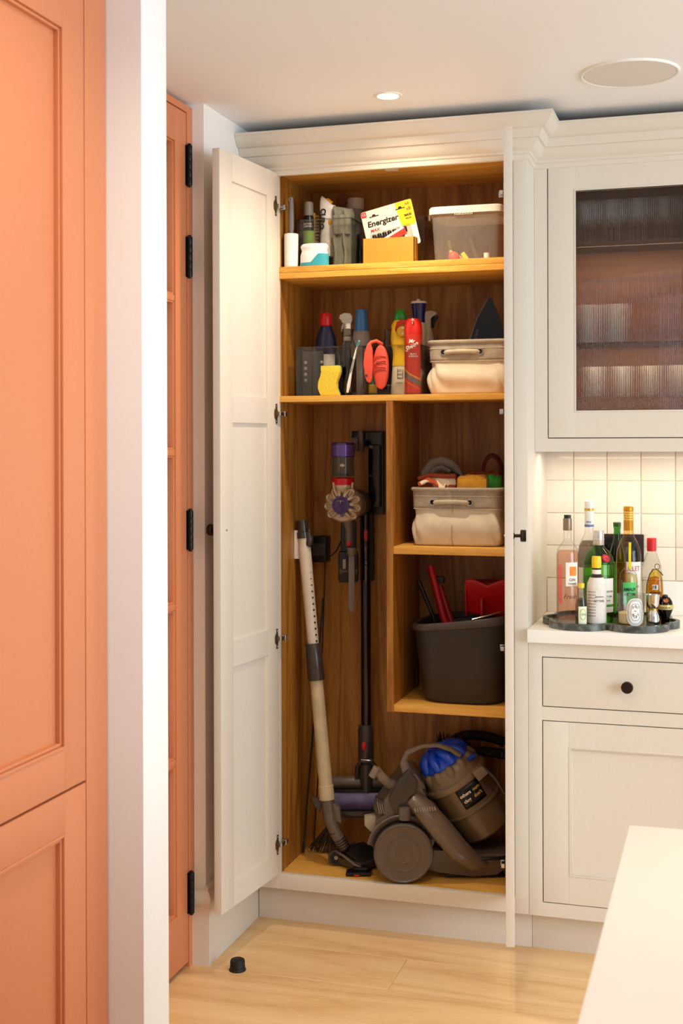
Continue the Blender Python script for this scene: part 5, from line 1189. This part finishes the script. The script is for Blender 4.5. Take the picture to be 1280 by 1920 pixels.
def gb(name, label, x, y_, prof, m, liquid=None, lm=None, cat='bottle', th=.0016, rz=0, sx=1, sy=1):
    """hollow glass bottle: outer profile plus an inner wall"""
    o = thing(name, label, cat, (x, y_, TB), rz, None)
    part('glass_body', G().lathe(prof, 36, sx=sx, sy=sy), m, o)
    if liquid: part('liquid', G().lathe(liquid, 32, sx=sx, sy=sy), lm, o)
    return o
CLR = thin_glass('bottle_clear_glass', (.975, .975, .96, 1), (.66, .64, .58, 1), .02, 1.2)
WAT = thin_glass('clear_spirit', (.96, .95, .92, 1), (.72, .70, .64, 1), .03, .5, 1.2)
GRN = thin_glass('green_bottle_glass', (.42, .80, .16, 1), (.08, .36, .04, 1), .02, 1.2)
DGR = thin_glass('dark_green_bottle_glass', (.22, .52, .20, 1), (.03, .18, .04, 1), .02, 1.2)
PNK = thin_glass('pink_spirit', (.99, .75, .65, 1), (.93, .56, .46, 1), .03, .5, 1.2)
AMB = thin_glass('amber_spirit', (.93, .55, .16, 1), (.55, .17, .03, 1), .03, .6, 1.2)
RED_ = thin_glass('dark_amber_spirit', (.90, .44, .16, 1), (.70, .24, .07, 1), .03, .5, 1.2)
YEL_ = thin_glass('pale_yellow_spirit', (.96, .90, .62, 1), (.80, .70, .36, 1), .03, .5, 1.2)
DRK = thin_glass('dark_spirit', (.16, .06, .05, 1), (.05, .02, .02, 1), .03, .8)
LAB = mat('label_paper', '#ece4d8', .65, var=.03, nscale=90)
o = gb('bottle', 'tall slim clear bottle of pink spirit with a bronze stopper, leftmost on the tray', .883, .050, [(0, .001), (.029, 0), (.0315, .003), (.0318, .02), (.0318, .200), (.029, .215), (.020, .228), (.0125, .236), (.0112, .245), (.0112, .285), (.0125, .287), (.0125, .290)], CLR, [(0, .012), (.0285, .012), (.0300, .018), (.0300, .195), (.026, .210), (0, .210)], PNK)
part('stopper', G().lathe([(.0125, .268), (.0128, .270), (.0128, .300), (.0122, .303), (.0100, .3035), (.0100, .308), (0, .308)], 26), mat('bronze_foil', '#8c7560', .35, .5), o); part('cork', G().lathe([(.0102, .3035), (.0102, .3125), (0, .3125)], 22), M['black'], o)
labelled(o, [(.0322, .110), (.0322, .178)], -.05, 1.15, LAB)
part('orange_print', G().shell([(.0325, .140), (.0325, .166)], .30, .95), mat('orange_fruit_print', '#e8872a', .6, var=.12, nscale=40), o)
part('red_print', G().shell([(.0321, .060), (.0321, .170)], -.85, -.40), mat('coral_print', '#dd6a58', .6, var=.15, nscale=60), o)
text('GIN', .011, INK, o, (.55, .128), bend=.0324); text('Fresh', .018, mat('maroon_ink', '#6d2a22', .6), o, (.35, .080), bend=.0322, shear=.3); text('ORANGE', .006, INK, o, (.55, .117), bend=.0324)
o = gb('bottle', 'tall clear bottle with a white capsule at the back left of the tray', .929, .200, [(0, .001), (.030, 0), (.0335, .004), (.0338, .190), (.031, .212), (.022, .234), (.0145, .246), (.0128, .262), (.0122, .330), (.0135, .334), (.0135, .342)], CLR, [(0, .004), (.031, .006), (.032, .185), (.029, .212), (.020, .228), (0, .228)], thin_glass('grey_spirit', (.52, .45, .40, 1), (.34, .27, .23, 1), .03, .5))
part('capsule', G().lathe([(.0135, .268), (.0138, .270), (.0140, .330), (.0145, .332), (.0145, .346), (.0125, .348), (0, .348)], 26), mat('white_foil', '#efe8de', .3), o)
part('gold_band', G().lathe([(.0146, .318), (.0148, .319), (.0148, .324), (.0146, .325)], 26), mat('gold_foil', '#d9a63e', .3, .6), o); part('blue_band', G().lathe([(.0142, .270), (.0143, .271), (.0143, .276), (.0142, .277)], 26), mat('blue_foil', '#6a78a8', .4), o)
text('FINE', .008, mat('blue_ink', '#4a5aa0', .6), o, (0, .284), bend=.0142); labelled(o, [(.0342, .060), (.0342, .150)], -1.2, 1.2, LAB)
o = gb('bottle', 'bulbous green gin bottle with a silver cap and a red wax seal', .964, .122, [(0, .001), (.038, 0), (.042, .004), (.0445, .020), (.0448, .150), (.0445, .170), (.040, .190), (.030, .205), (.0195, .214), (.0158, .222), (.0152, .235), (0, .235)], GRN, [(0, .005), (.040, .008), (.043, .022), (.043, .13), (0, .13)], thin_glass('green_lit_spirit', (.70, .90, .50, 1), (.40, .65, .25, 1), .03, .5, 1.2))
part('cap', G().lathe([(.0156, .222), (.0162, .223), (.0162, .262), (.0150, .265), (0, .265)], 30).lathe([(.0163, .236), (.0167, .237), (.0167, .240), (.0163, .241)], 30), mat('silver_cap', '#d6cfc6', .25, .7), o, label='ribbed silver cap')
labelled(o, [(.0452, .030), (.0452, .128)], .00, 1.25, LAB); part('green_stripe', G().shell([(.0454, .046), (.0454, .053)], .00, 1.25), mat('green_print', '#3f8f3a', .6), o)
text('LONDON', .0085, INK, o, (.72, .090), bend=.0454); text('DRY GIN', .0075, INK, o, (.72, .076), bend=.0454); text('SPECIAL', .005, INK, o, (.72, .064), bend=.0454)
part('seal', G().lathe([(0, 0), (.0125, 0), (.0125, .0015), (.0105, .003), (.0095, .0022), (0, .0022)], 26, T(.0235, -.0345, .186) @ R(36, 'Z') @ R(62, 'X')), mat('wax_red', '#b51a2e', .35), o, label='round red wax seal')
part('seal_mark', G().tube([(.0055*math.cos(a), .0055*math.sin(a), .0026) for a in [2*PI*k/18 for k in range(14)]], .0007, 6, X=T(.0235, -.0345, .186) @ R(36, 'Z') @ R(62, 'X')), mat('pale_red', '#e08a8a', .4), o)
part('shoulder_ring', G().lathe([(.0449, .168), (.0462, .170), (.0462, .173), (.0447, .175)], 36), GRN, o)
o = gb('bitters_bottle', 'small bottle wrapped in a white paper label with a yellow cap', .9655, .046, [(0, .001), (.025, 0), (.0272, .003), (.0272, .100), (.0255, .118), (.018, .135), (.0125, .146), (.0122, .160), (0, .160)], mat('dark_bitters_glass', '#2a1712', .15))
part('wrap_label', G().lathe([(.0276, .006), (.0278, .008), (.0278, .104), (.0262, .120), (.0190, .1355)], 36), mat('printed_paper', '#e2dbd0', .7, var=.10, nscale=150), o, label='tall white paper wrapper')
part('cap', G().lathe([(.0125, .162), (.0134, .163), (.0138, .182), (.0128, .195), (0, .196)], 28), mat('yellow_cap', '#f1cb1c', .35), o, label='yellow cap'); part('neck_label', G().lathe([(.0126, .138), (.0130, .139), (.0128, .157), (.0125, .158)], 28), LAB, o); part('neck_ring', G().lathe([(.0130, .158), (.0134, .159), (.0134, .162), (.0130, .163)], 24), M['black'], o)
text('BITTERS', .0085, INK, o, (.40, .070), bend=.0281); text('AROMATIC', .0052, INK, o, (.40, .082), bend=.0281)
for k in range(9): text('aromatic bitters finely made', .0032, INK, o, (-.45, .096-k*.0085), bend=.0281, width=.026)
o = gb('miniature_bottle', 'tiny clear miniature bottle with a yellow cap and a cream and green label, front left', .9255, .014, [(0, .001), (.0155, 0), (.0170, .002), (.0172, .058), (.0155, .072), (.0105, .092), (.0078, .100), (.0075, .108), (0, .108)], CLR, [(0, .003), (.0152, .004), (.0158, .055), (.012, .074), (0, .074)], thin_glass('grey_green_spirit', (.66, .66, .56, 1), (.45, .44, .36, 1), .03, .5))
part('cap', G().lathe([(.0082, .107), (.0092, .108), (.0092, .119), (.0085, .1205), (0, .1205)], 22), mat('yellow_tin', '#eec32a', .35, .2), o, label='yellow screw cap')
labelled(o, [(.0175, .006), (.0175, .056)], -.35, 1.15, mat('cream_green_label', '#e8ecc8', .6)); 
g = G(); g.tube([(.0178*math.sin(.4+.5*math.cos(a)), -.0178*math.cos(.4+.5*math.cos(a)), .034+.015*math.sin(a)) for a in [2*PI*k/28 for k in range(28)]], .0006, 5, True); part('label_oval', g, mat('green_line', '#7a9a52', .6), o); text('Gin', .010, mat('green_line', '#6f8d4e', .6), o, (.4, .034), bend=.0177, shear=.3)
o = gb('bottle', 'dark green bottle mostly hidden behind the tall amber bottle', 1.0080, .234, [(0, .001), (.020, 0), (.0235, .003), (.0235, .17), (.0225, .19), (.016, .215), (.0105, .235), (.0095, .262), (.0108, .264), (.0112, .272), (.0100, .275), (.0105, .281), (0, .281)], DGR)
part('bottle_lip', G().lathe([(.0110, .270), (.0118, .272), (.0118, .281), (.0100, .2825), (0, .2825)], 24), mat('green_cork', '#3c5a34', .4), o)
o = gb('bottle', 'tall amber aperitif bottle with a gold capsule and cream label', 1.0455, .180, [(0, .001), (.033, 0), (.0362, .004), (.0364, .185), (.034, .205), (.026, .228), (.0165, .245), (.0142, .256), (.0138, .310), (0, .310)], thin_glass('amber_bottle_glass', (.99, .80, .42, 1), (.85, .50, .16, 1), .02, 1.2), [(0, .004), (.034, .006), (.0345, .165), (0, .165)], RED_)
part('capsule', G().lathe([(.0142, .262), (.0146, .264), (.0142, .318), (.0148, .320), (.0146, .331), (.0130, .333), (0, .333)], 28), mat('gold_capsule', '#c98a1e', .3, .5), o, label='gold foil capsule')
g = G()
for k in range(4): g.lathe([(.0144, .292+k*.007), (.0151, .2935+k*.007), (.0151, .2955+k*.007), (.0144, .297+k*.007)], 28)
part('capsule_ring', g, mat('gold_ring', '#e8bd5a', .3, .4), o)
labelled(o, [(.0368, .060), (.0368, .172)], -.10, 1.30, LAB); text('LILLET', .020, INKR, o, (.42, .152), bend=.0371, width=.046); text('BLANC', .009, mat('brown_ink', '#8a4a2a', .6), o, (.62, .100), bend=.0371)
o = gb('bottle', 'short-shouldered bottle of pale yellow gin with a green label and slim neck', 1.0495, .113, [(0, .001), (.023, 0), (.0260, .003), (.0262, .120), (.0240, .140), (.0160, .153), (.0100, .158), (.0090, .166), (.0088, .224), (0, .224)], CLR, [(0, .003), (.0245, .005), (.0248, .120), (.022, .138), (0, .146)], YEL_)
part('neck_strip', G().box(.0012, .0085, -.0095, -.0085, .155, .232, .0004), mat('yellow_strip', '#efdc2a', .5), o, label='yellow neck seal strip'); part('stopper', G().lathe([(.0092, .218), (.0098, .219), (.0098, .2325), (0, .2335)], 22), mat('brown_stopper', '#4a3626', .5), o)
labelled(o, [(.0265, .055), (.0265, .118)], -.55, 1.05, mat('mint_green_label', '#52c069', .55)); text('AMALFI', .0125, INK, o, (.22, .098), bend=.0268, bold=.0003, width=.036); text('DRY GIN', .0105, INK, o, (.30, .084), bend=.0268, bold=.0003, width=.032)
o = gb('candle', 'glass candle with cream wax and a white oval label, front of the tray', 1.0615, .043, [(0, .0005), (.034, .0005), (.0365, .003), (.0385, .092), (.0375, .0925), (.0372, .092), (.0352, .010), (0, .008)], CLR, cat='candle')
part('wax', G().lathe([(0, .0085), (.0350, .0105), (.0358, .038), (.030, .040), (.012, .037), (0, .037)], 36), mat('cream_wax', '#e3cf9a', .55, trans=.05), o); part('wick', G().tube([(0, 0, .036), (.001, 0, .046)], .0008, 6), M['black'], o)
def oval(rw, rh, off): return lambda u, v: ((.0385+off)*math.sin(.42+v*rw*math.cos(2*PI*u)*1/.0385), -(.0385+off)*math.cos(.42+v*rw*math.cos(2*PI*u)/.0385), .0435+v*rh*math.sin(2*PI*u))
def sup(rw, rh, off):
    def f(u, v):
        a = 2*PI*u; e = .7; c, s_ = math.cos(a), math.sin(a); X = v*rw*math.copysign(abs(c)**e, c); Z = v*rh*math.copysign(abs(s_)**e, s_); q = .42+X/.0385
        return ((.0388+off)*math.sin(q), -(.0388+off)*math.cos(q), .0440+Z)
    return f
part('label', G().surf(sup(.0245, .0385, .0002), 44, 5, True), mat('white_oval_label', '#f0ebe2', .6), o)
for k, q in enumerate(((.0215, .0350), (.0185, .0315), (.0135, .0235))):
    part('label_ring', G().tube([sup(q[0], q[1], .0006)(j/44, 1) for j in range(44)], .00045, 5, True), INK, o)
for ch, a, z in (('F', .24, .056), ('E', .42, .060), ('U', .58, .057), ('d', .36, .047), ('e', .44, .047), ('B', .24, .036), ('O', .36, .031), ('I', .48, .031), ('S', .60, .037)):
    text(ch, .0105 if ch.isupper() else .006, INK, o, (a, z), bend=.0392)
o = gb('bottle', 'clear spirit bottle with a red ribbed cap at the back right', 1.109, .222, [(0, .001), (.027, 0), (.0295, .003), (.0297, .130), (.027, .158), (.018, .184), (.0130, .196), (.0128, .215), (0, .215)], thin_glass('pale_bottle_glass', (.94, .93, .88, 1), (.62, .56, .44, 1), .02, 1.2), [(0, .004), (.0275, .006), (.028, .120), (0, .120)], WAT)
part('cap', G().lathe([(.0130, .199), (.0138, .200), (.0140, .236), (.0128, .238), (0, .238)], 28), mat('red_tin_cap', '#d3252a', .35), o, label='red ribbed cap')
g = G()
for k in range(7): g.lathe([(.0139, .2035+k*.0045), (.0144, .2045+k*.0045), (.0144, .206+k*.0045), (.0139, .207+k*.0045)], 26)
part('cap_ridge', g, mat('red_tin_cap', '#d3252a', .35), o); labelled(o, [(.0301, .04), (.0301, .115)], -1.1, .9, thin_glass('faded_label', (.9, .84, .74, 1), (.8, .74, .62, 1), .3, 1)); text('RUM', .010, mat('brown_ink2', '#a8734a', .6), o, (-.1, .09), bend=.0304)
o = gb('flask', 'small flat rounded flask of golden spirit with a black strap and ring', 1.1225, .160, [(0, .001), (.018, 0), (.0225, .004), (.0232, .095), (.0215, .120), (.0165, .138), (.0095, .148), (.0085, .152), (0, .152)], thin_glass('gold_flask_glass', (.97, .80, .30, 1), (.66, .42, .08, 1), .02, 1.2), [(0, .003), (.020, .005), (.0212, .095), (.018, .125), (0, .132)], thin_glass('gold_spirit', (.95, .70, .16, 1), (.72, .42, .06, 1), .03, .5, 1.2), sy=.6)
part('strap', G().tube([(-.0236, 0, .010), (-.0245, 0, .08), (-.0232, 0, .108), (-.0165, 0, .134), (-.006, 0, .151), (.006, 0, .151), (.0175, 0, .140), (.022, 0, .134)], .0014, 8), M['black'], o, label='black strap'); part('ring', G().tube([(.006+.0068*math.cos(a), -.001, .1595+.0075*math.sin(a)) for a in [2*PI*k/22 for k in range(22)]], .0013, 8, True), mat('tan_ring', '#8f6a38', .4, .4), o)
part('orange_dot', G().ell((.0045, -.0125, .122), .0035, .001, .0045, 12, 8), mat('orange_dot', '#e07a22', .5), o); labelled(o, [(.0002, .060), (.0002, .061)], -.1, .1, INK)
g = G(); g.box(-.007, .002, -.0148, -.0142, .093, .108); g.box(.003, .009, -.0148, -.0142, .093, .108); part('label_block', g, LAB, o); text('1II', .012, INK, o, T(-.0015, -.0150, .1005) @ FACE, bold=.0005); text('RESERVE', .009, INK, o, T(.0005, -.0150, .083) @ FACE, bold=.0004, width=.030)
o = thing('jigger', 'polished steel double jigger at the right front of the tray', 'jigger', (1.1205, .084, TB)); part('lower_cup', G().lathe([(.0160, .0005), (.0190, .001), (.0188, .018), (.0172, .030), (.0125, .040), (.0105, .0445), (0, .0445)], 32), mat('polished_steel', '#dcd9d6', .08, 1), o); part('upper_cup', G().lathe([(.0105, .0450), (.0155, .052), (.0188, .064), (.0203, .085), (.0208, .0865), (.0198, .0862), (.0180, .064), (.0140, .054), (0, .050)], 32), mat('polished_steel', '#dcd9d6', .08, 1), o); part('waist_ring', G().lathe([(.0106, .0425), (.0128, .0435), (.0128, .0465), (.0106, .0475)], 28), mat('gold_band', '#cfa23a', .25, .8), o, label='gold coloured waist band')
o = gb('liqueur_bottle', 'small round dark liqueur bottle with a gold band, rightmost on the tray', 1.1525, .112, [(0, .001), (.0115, 0), (.0125, .003), (.0115, .014), (.0165, .028), (.0215, .042), (.0225, .052), (.0195, .066), (.0130, .076), (0, .080)], DRK, [(0, .004), (.010, .006), (.014, .028), (.0195, .045), (0, .05)], thin_glass('plum_liqueur', (.30, .06, .08, 1), (.10, .02, .03, 1), .03, .5)); part('gold_band', G().lathe([(.0216, .0425), (.0232, .0435), (.0236, .052), (.0222, .0565)], 32), mat('cream_gold_band', '#c8b06a', .4, .3), o, label='cream and gold lettered band'); text('LIQUEUR', .006, INK, o, (.05, .0485), bend=.0240, width=.030); part('medallion', G().lathe([(0, 0), (.0075, 0), (.0070, .0015), (.0055, .001), (0, .0012)], 22, T(.003, -.0165, .069) @ R(52, 'X')), mat('bronze_medallion', '#a3673a', .4, .4), o); part('closure', G().ell((0, 0, .079), .0085, .0085, .006, 18, 10), mat('dark_closure', '#241412', .3), o)
